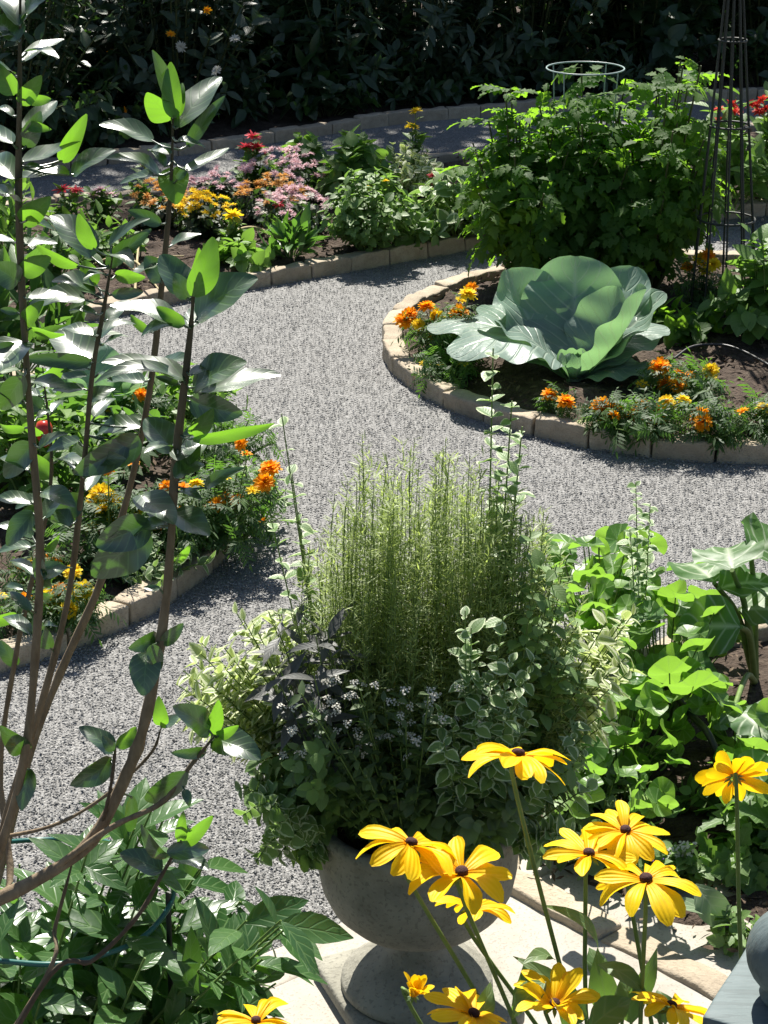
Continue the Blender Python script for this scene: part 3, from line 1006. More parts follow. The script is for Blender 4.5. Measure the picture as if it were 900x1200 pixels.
marigold((828, 515), [(820, 487, 'o', 22), (824, 495, 'o', 18), (870, 482, 'o', 12)], 'marigold with one drooping orange pompon near the right end of the front kerb', 0.15, 0.16, 16)
marigold((893, 510), [(896, 478, 'y', 16), (885, 490, 'y', 10)], 'marigold cut by the right picture edge with yellow blooms', 0.12, 0.16, 12)
marigold((822, 368), [(806, 313, 'o', 14), (820, 303, 'y', 14), (830, 300, 'o', 16), (836, 310, 'y', 15), (826, 318, 'y', 13), (823, 310, 'o', 12)], 'orange and yellow marigold at the foot of the wire obelisk', 0.16, 0.24, 16)

# left bed
marigold((255, 640), [(310, 565, 'o', 18), (316, 549, 'o', 18), (282, 520, 'o', 14), (289, 532, 'o', 11), (265, 585, 'o', 16), (278, 585, 'o', 15), (225, 597, 'o', 14), (244, 592, 'o', 11), (308, 610, 'o', 10), (255, 590, 'o', 15), (262, 560, 'y', 13), (296, 575, 'y', 12)], 'wide orange marigold at the curved tip of the left bed', 0.24, 0.26, 30, 10)
marigold((195, 655), [(190, 630, 'o', 20), (196, 622, 'o', 15), (178, 612, 'y', 14), (194, 570, 'o', 14), (160, 600, 'y', 12), (230, 567, 'y', 14), (215, 570, 'o', 12), (205, 600, 'o', 16), (228, 610, 'y', 14), (170, 640, 'y', 15)], 'marigold with mixed blooms behind the thin bare stem', 0.2, 0.24, 24, 10)
marigold((130, 660), [(118, 578, 'y', 22), (128, 590, 'y', 24), (122, 597, 'y', 20), (112, 585, 'y', 18), (135, 602, 'y', 18), (126, 549, 'o', 14), (155, 542, 'o', 12), (108, 618, 'y', 14)], 'marigold with dense lemon yellow pompons between the woody stems', 0.2, 0.26, 24, 10)
marigold((160, 520), [(165, 462, 'o', 16), (158, 468, 'o', 12), (128, 480, 'y', 11)], 'orange marigold at the far side of the left bed beside the small cabbage', 0.15, 0.22, 14)
marigold((85, 730), [(97, 693, 'y', 22), (60, 708, 'y', 20), (82, 718, 'y', 18), (85, 670, 'y', 16), (52, 700, 'y', 16), (102, 702, 'y', 14), (70, 690, 'o', 14)], 'low marigold with yellow blooms nearest to the kerb of the left bed', 0.13, 0.14, 12, 9, 0.07)
marigold((48, 690), [(50, 655, 'o', 16), (38, 662, 'y', 18), (60, 668, 'y', 16), (28, 670, 'o', 14), (66, 655, 'o', 13)], 'mixed orange and yellow marigold between the low yellow one and the pepper plants', 0.14, 0.18, 14, 9, 0.07)
marigold((30, 735), [(28, 702, 'o', 18), (4, 735, 'y', 12)], 'low marigold with an orange bloom at the left picture edge', 0.11, 0.13, 10, 9, 0.07)
plant('bedding_plant', 'pale variegated leafy plant filling the front corner of the left bed', 'plant', G(190, 672, 0.06), 0.17, 0.13, 24, 8, T_ov, 0.04, 'mint', ang=60)
plant('bedding_plant', 'loose pale green plant leaning over the tip of the left bed onto the path', 'plant', G(300, 610, 0.05), 0.14, 0.22, 20, 9, T_ov, 0.035, 'mint', ang=60)
plant('bedding_plant', 'leafy plant covering the kerb at the right side of the left bed', 'plant', G(272, 598, 0.06), 0.17, 0.16, 30, 10, T_mar, 0.07, 'marigold_leaf', ang=60)
plant('bedding_plant', 'bushy plant hiding the rear right kerb of the left bed', 'plant', G(262, 548, 0.06), 0.22, 0.2, 40, 10, T_mar, 0.07, 'marigold_leaf', ang=60)
plant('bedding_plant', 'loose green plant over the far rim of the left bed behind the glossy leaves', 'plant', G(215, 505, 0.06), 0.26, 0.26, 40, 10, T_ov, 0.06, 'lime', ang=60)
# pepper plants in the left bed
po, tp = plant('pepper_plant', 'green pepper plant carrying one red fruit in the left bed', 'pepper plant', G(45, 600, 0.06), 0.28, 0.44, 22, 11, T_la, 0.11, 'lime', sr=0.006, t0=0.25)
mb = MB()
fp = P(52, 508, po.location[1] - 0.2)
lathe(mb, [(0.001, -0.05), (0.016, -0.04), (0.027, -0.01), (0.03, 0.02), (0.022, 0.04), (0.005, 0.045)], fp, 14)
mb.build('fruit', M['red_fruit'], po)
plant('pepper_plant', 'taller fruitless pepper plant at the far left of the left bed', 'pepper plant', G(8, 560, 0.06), 0.3, 0.5, 22, 11, T_la, 0.11, 'marigold_leaf', sr=0.006)
plant('bedding_plant', 'dark leafy plant in the middle of the left bed under the shrub', 'plant', G(100, 560, 0.06), 0.4, 0.3, 40, 10, T_ov, 0.07, 'marigold_leaf')
plant('iris_clump', 'upright strappy foliage clump behind the left bed', 'plant', G(15, 440, 0.06), 0.28, 0.5, 24, 7, T_la, 0.16, 'marigold_leaf', ang=22, droop=0.1)

# ------------------------------------------------------------------ tomatoes, cage, obelisk
TG = 'tomato plants'
for (px, d, h, r, lab) in ((615, 9.35, 0.98, 0.32, 'leftmost bushy tomato plant overhanging the path behind the cabbage'),
                           (690, 9.45, 1.05, 0.34, 'tomato plant growing up inside the grey wire ring cage'),
                           (765, 9.35, 1.13, 0.36, 'tallest tomato plant beside the wire obelisk')):
    xx = (px - 450) / F * (d * cP + (CH - 0.5) * sP)
    base = np.array([xx, d, 0.06])
    nst = 36
    tips = dome(base, r * 1.3, h, nst, 0.45, 0.75)
    tips[:, 2] -= 0.22 * rng.random(nst) ** 2
    tips[:10, 2] = base[2] + h * (0.45 + 0.35 * rng.random(10))
    tips[-6:, 2] += 0.1 * rng.random(6)
    plant('tomato_plant', lab, 'tomato plant', base, r, h, nst, 19, T_tom, 0.125, 'tomato', 'dark_stem', TG, tips=tips, sr=0.008, t0=0.3, ang=62, droop=0.4, spread=0.12)

rc = P(686, 80, 9.45)
cg = thing('tomato_cage', 'round grey wire tomato cage with its top ring above the leaves', 'plant cage', (rc[0], rc[1], 0.05))
for k, z in enumerate((rc[2], 0.8, 0.42)):
    rr = 0.182 - 0.02 * k
    mb = MB()
    tube(mb, [(rc[0] + rr * math.cos(q), rc[1] + rr * math.sin(q), z) for q in np.linspace(0, 2 * PI, 49)], 0.004, 6)
    mb.build('ring', M['wire_grey'], cg)
for k in range(4):
    q = 0.9 + k * PI / 2
    mb = MB()
    tube(mb, [(rc[0] + rr_ * math.cos(q), rc[1] + rr_ * math.sin(q), z) for rr_, z in ((0.18, rc[2] - 0.004), (0.15, 0.6), (0.12, 0.0))], 0.0032, 6)
    mb.build('leg', M['wire_grey'], cg)

ob_b = np.array([P(850, 330, 8.95)[0], 8.95, 0.05])
apex = P(863, -75, 8.95)
ob = thing('wire_obelisk', 'tall tapering black wire obelisk trellis in the round bed', 'trellis', ob_b)
RB, RT = 0.165, 0.02
NL = 10
for k in range(NL):
    q = 0.2 + k * 2 * PI / NL
    mb = MB()
    tube(mb, [ob_b + np.array([RB * math.cos(q), RB * math.sin(q), -0.02]), apex * 1.0 + np.array([RT * math.cos(q), RT * math.sin(q), 0])], 0.0046, 6)
    mb.build('leg', M['iron'], ob)
for f in (0.27, 0.52, 0.74, 0.985):
    c = ob_b + (apex - ob_b) * f
    rr = RB + (RT - RB) * f + 0.004
    mb = MB()
    tube(mb, [c + np.array([rr * math.cos(q), rr * math.sin(q), 0]) for q in np.linspace(0, 2 * PI, 33)], 0.005, 6)
    mb.build('ring', M['iron'], ob)
mb = MB()
lathe(mb, [(0.001, -0.03), (0.03, -0.015), (0.038, 0.01), (0.03, 0.035), (0.001, 0.05)], apex + (0, 0, 0.02), 14)
mb.build('finial', M['iron'], ob)
plant('climbing_plant', 'bright green leafy plant at the right edge beside the wire obelisk', 'plant', G(900, 395, 0.06), 0.28, 0.5, 40, 10, T_br, 0.085, 'lime')
plant('climbing_plant', 'dark low leafy plant in the shade under the tomato plants', 'plant', G(790, 396, 0.06), 0.2, 0.13, 22, 8, T_br, 0.07, 'tomato')
mb = MB()
tube(mb, spline([G(790, 420, 0.1), G(812, 406, 0.115), G(845, 404, 0.115), G(872, 412, 0.11), G(905, 430, 0.1)], 24), 0.006, 6)
tag(mb.build('drip_hose', M['hose'], origin=G(840, 405, 0.1)), 'thin dark drip hose curving over the soil of the round bed', 'hose')
# red flowers to the right behind the obelisk
for k, (px, py, fl, lab) in enumerate(((895, 235, [(893, 117), (886, 124), (898, 128), (889, 131), (880, 122)], 'plant with clustered red blooms at the right picture edge'),
                                       (852, 245, [(858, 122), (862, 131), (842, 128), (846, 140)], 'plant with red blooms seen through the wire obelisk'))):
    base = G(px, py, 0.06)
    o, tp = plant('zinnia', lab, 'zinnia', base, 0.3, 0.62, 26, 9, T_ov, 0.1, 'lime', group='zinnias')
    flower_parts(o, F_zin, M['red'], [P(x, y, base[1] - 0.1) for x, y in fl], 0.075)

# ------------------------------------------------------------------ chrysanthemum bed
def mum(base_px, wpx, hpx, mats, label, nf=34, fs=0.052):
    base = G(*base_px, 0.06)
    s = ppm(base)
    r, h = wpx / s / 2, hpx / s
    o, tips = plant('chrysanthemum', label, 'chrysanthemum', base, r * 0.95, h * 0.8, 44, 12, T_mumleaf, 0.045, 'mum_leaf', 'dark_stem', 'chrysanthemum mounds', zmin=0.5, ang=60)
    fl = dome(base, r, h, int(nf * 1.05), 0.62, 0.75)
    fl[:, 2] += 0.02
    k = len(mats)
    for i, m in enumerate(mats):
        flower_parts(o, F_mum, M[m], fl[i::k], fs, tilt=0.3, face=(0, -0.1, 1))
    return o


mum((335, 238), 108, 62, ['pink'], 'pink chrysanthemum mound at the back of the far bed', 60)
mum((252, 248), 76, 44, ['pink'], 'small mauve pink chrysanthemum mound behind the yellow one', 36)
mum((240, 278), 72, 52, ['yellow'], 'yellow chrysanthemum mound in the middle of the far bed', 40)
mum((188, 268), 78, 52, ['bronze'], 'bronze chrysanthemum mound behind the glossy shoot of the tall shrub', 36)
mum((318, 260), 84, 50, ['bronze'], 'bronze orange chrysanthemum mound between the two pink ones', 40)
mum((345, 276), 92, 50, ['pink', 'pink', 'pink', 'white'], 'pale pink chrysanthemum mound nearest to the path', 56)


def zin(name, base_px, fl, mat, label, size=0.08, r=0.12, h=0.3, n=10, cat='zinnia', group='zinnias', leafm='lime'):
    base = G(*base_px, 0.06)
    pp = [P(x, y, base[1]) for x, y in fl]
    tips = np.vstack([dome(base, r, h, n, 0.5), np.array(pp) - [0, 0, 0.01]])
    o, _ = plant(name, label, cat, base, r, h, n, 8, T_ov, 0.07, leafm, group=group, tips=tips)
    flower_parts(o, F_zin, M[mat], pp, size, tilt=0.2)
    return o


zin('zinnia', (300, 232), [(297, 160), (289, 172), (306, 176), (300, 172)], 'coral', 'tall coral zinnia rising above the pink chrysanthemums', 0.1)
zin('zinnia', (165, 245), [(170, 190)], 'coral', 'single coral zinnia bloom beside the glossy shoot', 0.07, 0.06, 0.2, 5)
zin('zinnia', (90, 275), [(90, 223), (73, 222)], 'coral', 'coral zinnia with a wide flat bloom near the left stems', 0.1, 0.14, 0.24, 12)
zin('zinnia', (328, 282), [(327, 240)], 'coral', 'coral zinnia bloom among the pale pink chrysanthemums', 0.075, 0.04, 0.12, 4)
zin('marigold', (273, 290), [(273, 252)], 'yellow', 'single yellow marigold bloom on a short stem in the far bed', 0.1, 0.06, 0.12, 6, 'marigold', MG)
zin('zinnia', (510, 250), [(513, 204), (503, 219), (509, 206)], 'coral', 'coral zinnia at the right of the far bed before the tomato plants', 0.085, 0.1, 0.2, 10)
zin('zinnia', (486, 205), [(487, 130), (483, 148)], 'yellow', 'tall yellow bloom on a thin stem at the back of the far bed', 0.085, 0.06, 0.3, 6)
plant('bedding_plant', 'rosette of broad upright leaves behind the far kerb', 'plant', G(340, 303, 0.06), 0.1, 0.17, 16, 5, T_la, 0.12, 'peony', ang=25, droop=0.1)
plant('bedding_plant', 'low bright green spreading plant under the dry arched stem', 'plant', G(282, 312, 0.06), 0.16, 0.13, 22, 6, T_br, 0.07, 'lime')
plant('basil', 'compact dark green bush behind the pink chrysanthemums', 'herb', G(360, 218, 0.06), 0.17, 0.3, 34, 9, T_br, 0.075, 'lime')
o, tp = plant('bedding_plant', 'large light green leafy bush at the centre of the far bed', 'plant', G(435, 292, 0.06), 0.26, 0.44, 90, 16, T_br, 0.045, 'mint_green')
flower_parts(o, F_sin, M['yellow'], [P(433, 219, o.location[1]), P(452, 212, o.location[1])], 0.04)
plant('bedding_plant', 'bushy light green plant behind the large leafy bush', 'plant', G(420, 240, 0.06), 0.22, 0.42, 40, 10, T_br, 0.085, 'lime')
o, tp = plant('bedding_plant', 'pale whitish flowering plant right of the large leafy bush', 'plant', G(475, 235, 0.06), 0.25, 0.33, 44, 10, T_ov, 0.055, 'varieg')
plant('bedding_plant', 'pale leafy plant at the right end of the far bed by the tomato plants', 'plant', G(535, 275, 0.06), 0.26, 0.36, 40, 9, T_br, 0.08, 'mint')
plant('bedding_plant', 'low leafy plant spilling over the far kerb at the bush foot', 'plant', G(490, 285, 0.06), 0.16, 0.16, 26, 8, T_br, 0.06, 'mint_green')
mb = MB()
tube(mb, spline([G(262, 283, 0.08), P(285, 268, 10.25), P(308, 270, 10.3), G(326, 290, 0.07)], 18), (0.012, 0.007), 6)
tag(mb.build('dry_twig', M['straw'], origin=G(290, 285, 0.06)), 'dry straw coloured stem arching over the far bed soil', 'stem')
plant('bedding_plant', 'small light green plant on the open soil left of the bronze chrysanthemums', 'plant', G(130, 305, 0.06), 0.18, 0.2, 22, 8, T_ov, 0.06, 'lime')
zin('zinnia', (120, 262), [(118, 222), (128, 228), (108, 230)], 'pink', 'pink zinnia in the rear corner of the far bed beside the coral one', 0.09, 0.12, 0.2, 10)
# dry stalks left of the far bed
for k, (a_, b_) in enumerate((((150, 330), (215, 300)), ((140, 300), (190, 345)), ((158, 345), (166, 270)), ((175, 330), (235, 318)), ((110, 310), (160, 318)))):
    mb = MB()
    A, B = G(*a_, 0.075), G(*b_, 0.14)
    tube(mb, spline([A, (A + B) / 2 + (0, 0, 0.05), B], 8), (0.008, 0.004), 5)
    tag(mb.build('dry_stalk', M['straw'], origin=A), 'pale dry stalk lying on the soil at the left end of the far bed', 'stalk', 'dry stalks on the soil')
plant('bedding_plant', 'leafy plant at the left end of the far bed behind the tall shrub', 'plant', G(60, 330, 0.06), 0.3, 0.34, 22, 8, T_ov, 0.08, 'marigold_leaf')
plant('bedding_plant', 'yellowish narrow leaved clump at the left picture edge in the far bed', 'plant', G(0, 300, 0.06), 0.3, 0.45, 22, 8, T_la, 0.12, 'lime', ang=30)

# ------------------------------------------------------------------ shaded border: shrubs, trees, hedge
SG = 'shrubs of the shaded back border'
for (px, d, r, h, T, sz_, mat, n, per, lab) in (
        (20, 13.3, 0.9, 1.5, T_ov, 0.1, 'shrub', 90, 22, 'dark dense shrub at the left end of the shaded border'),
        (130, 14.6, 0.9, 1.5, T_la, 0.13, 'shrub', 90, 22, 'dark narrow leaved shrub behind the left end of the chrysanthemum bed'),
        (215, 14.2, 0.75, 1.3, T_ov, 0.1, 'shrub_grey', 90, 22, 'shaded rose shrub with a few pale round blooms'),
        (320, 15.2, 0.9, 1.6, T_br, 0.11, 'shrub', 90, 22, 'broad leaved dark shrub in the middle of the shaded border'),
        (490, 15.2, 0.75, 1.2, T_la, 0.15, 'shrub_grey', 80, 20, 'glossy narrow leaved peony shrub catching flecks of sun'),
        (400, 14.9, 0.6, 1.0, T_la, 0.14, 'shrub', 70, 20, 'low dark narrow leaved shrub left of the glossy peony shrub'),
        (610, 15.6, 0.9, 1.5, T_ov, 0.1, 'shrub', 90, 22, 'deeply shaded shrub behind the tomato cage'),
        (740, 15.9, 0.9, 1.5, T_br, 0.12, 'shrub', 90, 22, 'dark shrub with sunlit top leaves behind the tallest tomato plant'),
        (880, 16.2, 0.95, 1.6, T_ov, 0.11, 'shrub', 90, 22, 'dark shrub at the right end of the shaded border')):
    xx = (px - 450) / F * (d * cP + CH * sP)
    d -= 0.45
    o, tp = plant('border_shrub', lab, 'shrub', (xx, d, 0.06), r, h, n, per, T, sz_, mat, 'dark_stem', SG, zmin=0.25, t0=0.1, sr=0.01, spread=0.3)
    if px == 215:
        flower_parts(o, F_zin, M['white'], [P(275, 45, d - 0.6), P(212, 55, d - 0.6), P(253, 83, d - 0.7)], 0.075, face=(0, -0.7, 0.6))
        flower_parts(o, F_sin, M['orange'], [P(200, 40, d - 0.6), P(243, 12, d - 0.6), P(130, 60, d - 0.3), P(146, 130, d - 0.8)], 0.06, face=(0, -0.7, 0.6))

for k in range(17):
    q = 4 + k * 2.55
    bx, by = back_front[min(49, int(q))]
    if abs(bx) > 4.2: continue
    plant('border_plant', 'low dark leafy plant along the kerb of the shaded border', 'plant', (bx + rng.normal() * 0.1, by + rng.uniform(0.3, 0.6), 0.05), 0.34, rng.uniform(0.25, 0.45), 26, 10, (T_ov, T_br, T_la)[k % 3], 0.09, 'shrub', 'dark_stem', 'low plants of the shaded border', zmin=0.4)
TRG = 'trees shading the back border'  # added for the shade their unseen crowns cast on the border
for i, (x, y, tr, hh, lab) in enumerate(((-4.6, 18.2, 0.16, 8.4, 'added shade tree with unseen crown behind the left end of the shaded border'),
                                        (-1.9, 18.8, 0.18, 9.2, 'added shade tree with unseen crown behind the rose shrub'),
                                        (0.6, 18.4, 0.15, 8.8, 'added shade tree with unseen crown behind the glossy peony shrub'),
                                        (2.9, 19.0, 0.17, 9.0, 'added shade tree with unseen crown behind the tallest tomato plant'),
                                        (5.3, 18.8, 0.16, 8.6, 'added shade tree with unseen crown behind the right end of the shaded border'))):
    y -= 0.7
    o = thing('shade_tree', lab, 'tree', (x, y, 0.0), TRG)
    mb = MB()
    tp_ = spline([(x, y, -0.05), (x + 0.05, y, 1.5), (x - 0.06, y + 0.1, 3.2), (x + 0.05, y, 5.5), (x, y, hh * 0.85)], 16)
    tube(mb, tp_, (tr, tr * 0.25), 10)
    ends = []
    for k in range(12):
        t = 0.3 + 0.6 * k / 12
        b = tp_[int(t * 15)]
        a_ = k * 2.4
        e = b + np.array([math.cos(a_) * 1.5, math.sin(a_) * 1.3, 0.9])
        tube(mb, spline([b, (b + e) / 2 + (0, 0, 0.2), e], 6), (tr * 0.35, tr * 0.08), 6)
        ends.append(e)
    mb.build('trunk', M['trunk'], o)
    mb = MB()
    cl = []
    for k in range(70):
        v = rvec(1)[0] * rng.random() ** 0.4
        cl.append(np.array([x, y, hh * 0.6]) + v * [1.75, 1.6, hh * 0.5])
    for c in cl:
        m = 72
        p = c + rng.normal(size=(m, 3)) * 0.3
        mb.inst(T_ov4, p, frames(rvec(m) + [0, 0, -0.4], rvec(m) + [0, 0, 0.8]), 0.13 + 0.06 * rng.random(m))
    mb.build('crown', M['tree_leaf'], o)

hg = thing('backdrop_hedge', 'foliage screen added behind the border shrubs to darken the gaps between them', 'backdrop_hedge', (0.5, 17.2, 0))  # added so the low gaps between the shrubs stay dark
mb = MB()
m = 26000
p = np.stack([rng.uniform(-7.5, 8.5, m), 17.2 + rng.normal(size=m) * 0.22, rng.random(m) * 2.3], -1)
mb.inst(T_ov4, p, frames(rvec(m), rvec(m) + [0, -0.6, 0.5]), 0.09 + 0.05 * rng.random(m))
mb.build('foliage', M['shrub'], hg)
mb = MB()
for x in np.arange(-7.3, 8.5, 0.5):
    tube(mb, [(x, 17.2, -0.05), (x + 0.05, 17.25, 1.2), (x, 17.2, 2.1)], (0.03, 0.01), 6)
mb.build('stems', M['trunk'], hg)

# ------------------------------------------------------------------ the urn and what grows in it
UC = np.array([G(488, 1172, 0.062)[0], G(488, 1172, 0.062)[1], 0.062])
ur = thing('garden_urn', 'weathered grey stone pedestal urn planted with herbs on the concrete slab', 'urn', UC)
mb = MB()
rbox(mb, (0.36, 0.36, 0.045), 8, 8, 2, 0.014, 0.0012, 7)
for i in range(len(mb.v)):
    V = mb.v[i]
    a = math.radians(22)
    x, y = V[:, 0].copy(), V[:, 1].copy()
    V[:, 0], V[:, 1] = x * math.cos(a) - y * math.sin(a), x * math.sin(a) + y * math.cos(a)
    mb.v[i] = V + UC
mb.build('plinth', M['urn'], ur)
mb = MB()
lathe(mb, [(0.001, 0.043), (0.158, 0.043), (0.166, 0.052), (0.164, 0.066), (0.15, 0.076), (0.14, 0.086), (0.122, 0.098), (0.098, 0.112), (0.078, 0.128), (0.065, 0.148), (0.06, 0.175), (0.07, 0.195), (0.08, 0.2), (0.001, 0.203)], UC, 48)
mb.build('pedestal', M['urn'], ur)
mb = MB()
lathe(mb, [(0.001, 0.198), (0.072, 0.198), (0.115, 0.21), (0.155, 0.232), (0.186, 0.265), (0.204, 0.305), (0.212, 0.35), (0.2145, 0.40), (0.213, 0.445), (0.219, 0.452), (0.2205, 0.47), (0.214, 0.478), (0.198, 0.477), (0.193, 0.46), (0.188, 0.40), (0.001, 0.395)], UC, 56)
mb.build('bowl', M['urn'], ur)
mb = MB()
mb.add(np.concatenate([[(UC[0], UC[1], UC[2] + 0.44)], [(UC[0] + 0.19 * math.cos(q), UC[1] + 0.19 * math.sin(q), UC[2] + 0.425) for q in np.linspace(0, 2 * PI, 33)[:-1]]]), [[0, 1 + i, 1 + (i + 1) % 32] for i in range(32)])
mb.build('soil', M['soil'], ur)
UZ = UC + np.array([0, 0, 0.43])

# rosemary
rb = UZ + np.array([0.0, 0.03, 0])
ro = thing('rosemary', 'tall fine needled rosemary bush growing up from the middle of the urn', 'herb', rb)
NS = 420
a = rng.random(NS) * 2 * PI
q = np.sqrt(rng.random(NS))
top = np.stack([rb[0] + 0.02 + 0.275 * q * np.cos(a), rb[1] + 0.22 * q * np.sin(a), rb[2] + 0.85 - 0.26 * q ** 2.4 - 0.36 * rng.random(NS) ** 1.6], -1)
bot = rb + np.stack([0.13 * q * np.cos(a), 0.12 * q * np.sin(a), 0 * a], -1)
t = np.linspace(0, 1, 7)[None, :, None]
mid = (bot + top) / 2 + np.stack([0.09 * q * np.cos(a), 0.07 * q * np.sin(a), 0 * a], -1)
S = (1 - t) ** 2 * bot[:, None] + 2 * t * (1 - t) * mid[:, None] + t ** 2 * top[:, None] + np.cumsum(rng.normal(size=(NS, 7, 3)) * 0.0065, axis=1)
# side shoots leaving the main stems
NQ = 620
si = rng.integers(NS, size=NQ)
sj = rng.integers(2, 6, size=NQ)
sb_ = S[si, sj]
sd_ = nrm(nrm(S[si, np.minimum(sj + 1, 6)] - sb_) + rvec(NQ) * 0.55 + [0, 0, 0.25])
sl_ = rng.uniform(0.06, 0.16, (NQ, 1, 1))
S2 = sb_[:, None] + sd_[:, None] * sl_ * np.linspace(0, 1, 5)[None, :, None] + np.array([0, 0, 1]) * sl_ * 0.25 * (np.linspace(0, 1, 5) ** 2)[None, :, None]
mb = MB()
leafy(mb, S, 150, T_nd, 0.022, 0.05, 58, 0.0, 0.45, 0.2)
leafy(mb, S2, 34, T_nd, 0.02, 0.1, 50, 0.0, 0.45, 0.2)
mb.build('foliage', M['rosemary'], ro)
stem_mesh(S, 0.0014, 0.0007, 4).build('stems', M['green_stem'], ro)


def px_tips(lst, d, jit=0.03):
    return np.array([P(x, y, d + rng.normal() * jit) for x, y in lst])


def spray(name, label, cat, base, tips, per, T, size, mat, group=None, stem='green_stem', sr=0.0025, **kw):
    base = np.asarray(base, float)
    o = thing(name, label, cat, base, group)
    S = stems_to(base, tips, 0.1, kw.pop('bulge', 0.2), 8)
    mb = MB()
    leafy(mb, S, per, T, size, **kw)
    mb.build('foliage', M[mat], o)
    stem_mesh(S, sr, sr * 0.5, 5).build('stems', M[stem], o)
    return o


def boxpx(x0, x1, y0, y1, n, d, dj):
    return np.array([P(rng.uniform(x0, x1), rng.uniform(y0, y1), d + rng.normal() * dj) for _ in range(n)])


spray('purple_sage', 'dusky purple grey sage on the left of the urn', 'herb', UZ + (-0.13, -0.02, 0), np.vstack([px_tips([(325, 735), (345, 720), (310, 760), (335, 790), (370, 745), (390, 770), (350, 770), (315, 795), (395, 735), (380, 800)], UC[1] - 0.1), boxpx(310, 420, 730, 830, 14, UC[1] - 0.1, 0.06)]), 12, T_la, 0.058, 'sage', t0=0.45, ang=60, droop=0.2, pair=True)
al = spray('sweet_alyssum', 'mound of tiny white alyssum blooms at the front of the urn', 'flower', UZ + (-0.02, -0.12, 0), boxpx(330, 570, 800, 930, 70, UC[1] - 0.2, 0.05), 30, T_ov4, 0.024, 'alyssum_leaf', t0=0.2, ang=60, droop=0.2)
flower_parts(al, F_aly, M['white'], [P(rng.uniform(325, 575), 795 + 95 * rng.random() ** 0.8, UC[1] - 0.24 + rng.normal() * 0.03) for _ in range(84)], 0.019, 'flower_cluster', 0.4, (0, -0.3, 1))
VG = 'variegated mint sprigs in the urn'
spray('variegated_mint', 'pale edged mint spires at the front right of the urn', 'herb', UZ + (0.1, -0.12, 0), px_tips([(545, 715), (560, 760), (530, 850), (575, 800), (595, 840), (520, 870), (610, 800), (560, 830), (585, 875), (540, 900), (552, 735), (600, 770), (620, 840), (515, 830), (590, 720), (625, 770)], UC[1] - 0.27), 30, T_br, 0.027, 'mint', VG, t0=0.25, ang=70, droop=0.2, pair=True, grow=0.5)
spray('variegated_mint', 'tall pale mint spire standing against the round bed kerb', 'herb', UZ + (0.14, 0.06, 0), px_tips([(578, 408), (600, 470), (612, 500)], UC[1] + 0.05, 0.02), 50, T_br, 0.032, 'mint', VG, t0=0.25, ang=75, droop=0.2, pair=True, grow=0.5, bulge=0.4, sr=0.003)
spray('green_mint', 'dense green mint spreading over the right side of the urn', 'herb', UZ + (0.15, 0.0, 0), np.vstack([boxpx(590, 680, 600, 780, 40, UC[1] + 0.05, 0.1), boxpx(600, 690, 740, 900, 26, UC[1], 0.1)]), 34, T_br, 0.028, 'mint_green', t0=0.15, ang=70, droop=0.25, pair=True)
spray('variegated_mint', 'cream edged mint trailing over the right rim of the urn', 'herb', UZ + (0.16, -0.08, 0), boxpx(560, 700, 840, 990, 26, UC[1] - 0.05, 0.1), 28, T_br, 0.03, 'mint', VG, t0=0.25, ang=70, droop=0.3, pair=True)
spray('trailing_plant', 'small leaved plant trailing down over the left rim of the urn', 'plant', UZ + (-0.17, -0.06, 0.02), np.vstack([px_tips([(300, 1000), (320, 985), (345, 1000), (360, 1010), (310, 960), (335, 960), (290, 930), (372, 965)], UC[1] - 0.1, 0.04), boxpx(290, 400, 870, 960, 26, UC[1] - 0.12, 0.06)]), 20, T_br, 0.033, 'mint_green', t0=0.25, ang=70, droop=0.4, bulge=0.9)
spray('trailing_plant', 'dark leaved plant hanging over the front right rim of the urn', 'plant', UZ + (0.1, -0.16, 0.02), boxpx(470, 620, 900, 965, 34, UC[1] - 0.2, 0.05), 16, T_br, 0.036, 'alyssum_leaf', t0=0.25, ang=70, droop=0.4, bulge=0.9)
spray('variegated_shrub', 'feathery cream variegated plant spilling left behind the urn', 'plant', UZ + (-0.14, 0.08, 0), np.vstack([boxpx(205, 330, 745, 860, 40, UC[1] + 0.12, 0.08), boxpx(250, 345, 690, 790, 16, UC[1] + 0.12, 0.06)]), 26, T_ov, 0.034, 'varieg', 'cream variegated foliage beside the urn', t0=0.35, ang=60, droop=0.2)
spray('variegated_shrub', 'cream variegated plant spilling right behind the urn', 'plant', UZ + (0.16, 0.1, 0), boxpx(640, 745, 715, 850, 46, UC[1] + 0.15, 0.09), 26, T_ov, 0.034, 'varieg', 'cream variegated foliage beside the urn', t0=0.35, ang=60, droop=0.2)
spray('wispy_sprig', 'thin leafy sprig standing up left of the rosemary before the path', 'herb', UZ + (-0.16, 0.1, 0), px_tips([(330, 485), (342, 555), (350, 600), (318, 610)], UC[1] + 0.12), 24, T_br, 0.03, 'mint', t0=0.3, ang=75, pair=True)
spray('wispy_sprig', 'thin pale flower spike rising from the nasturtiums before the path', 'herb', G(752, 800, 0.06), px_tips([(745, 565), (762, 590), (738, 620)], 5.0, 0.03), 40, T_br, 0.026, 'mint', t0=0.3, ang=75, pair=True)


spray('variegated_mint', 'cream edged mint strands hanging below the left rim of the urn', 'herb', UZ + (-0.17, -0.08, 0.02), px_tips([(300, 1010), (318, 975), (340, 985), (285, 955), (352, 1015), (305, 935), (365, 1000), (325, 1005), (300, 905), (280, 925)], UC[1] - 0.2, 0.05), 26, T_br, 0.027, 'mint', VG, t0=0.25, ang=70, droop=0.4, pair=True, bulge=1.1)
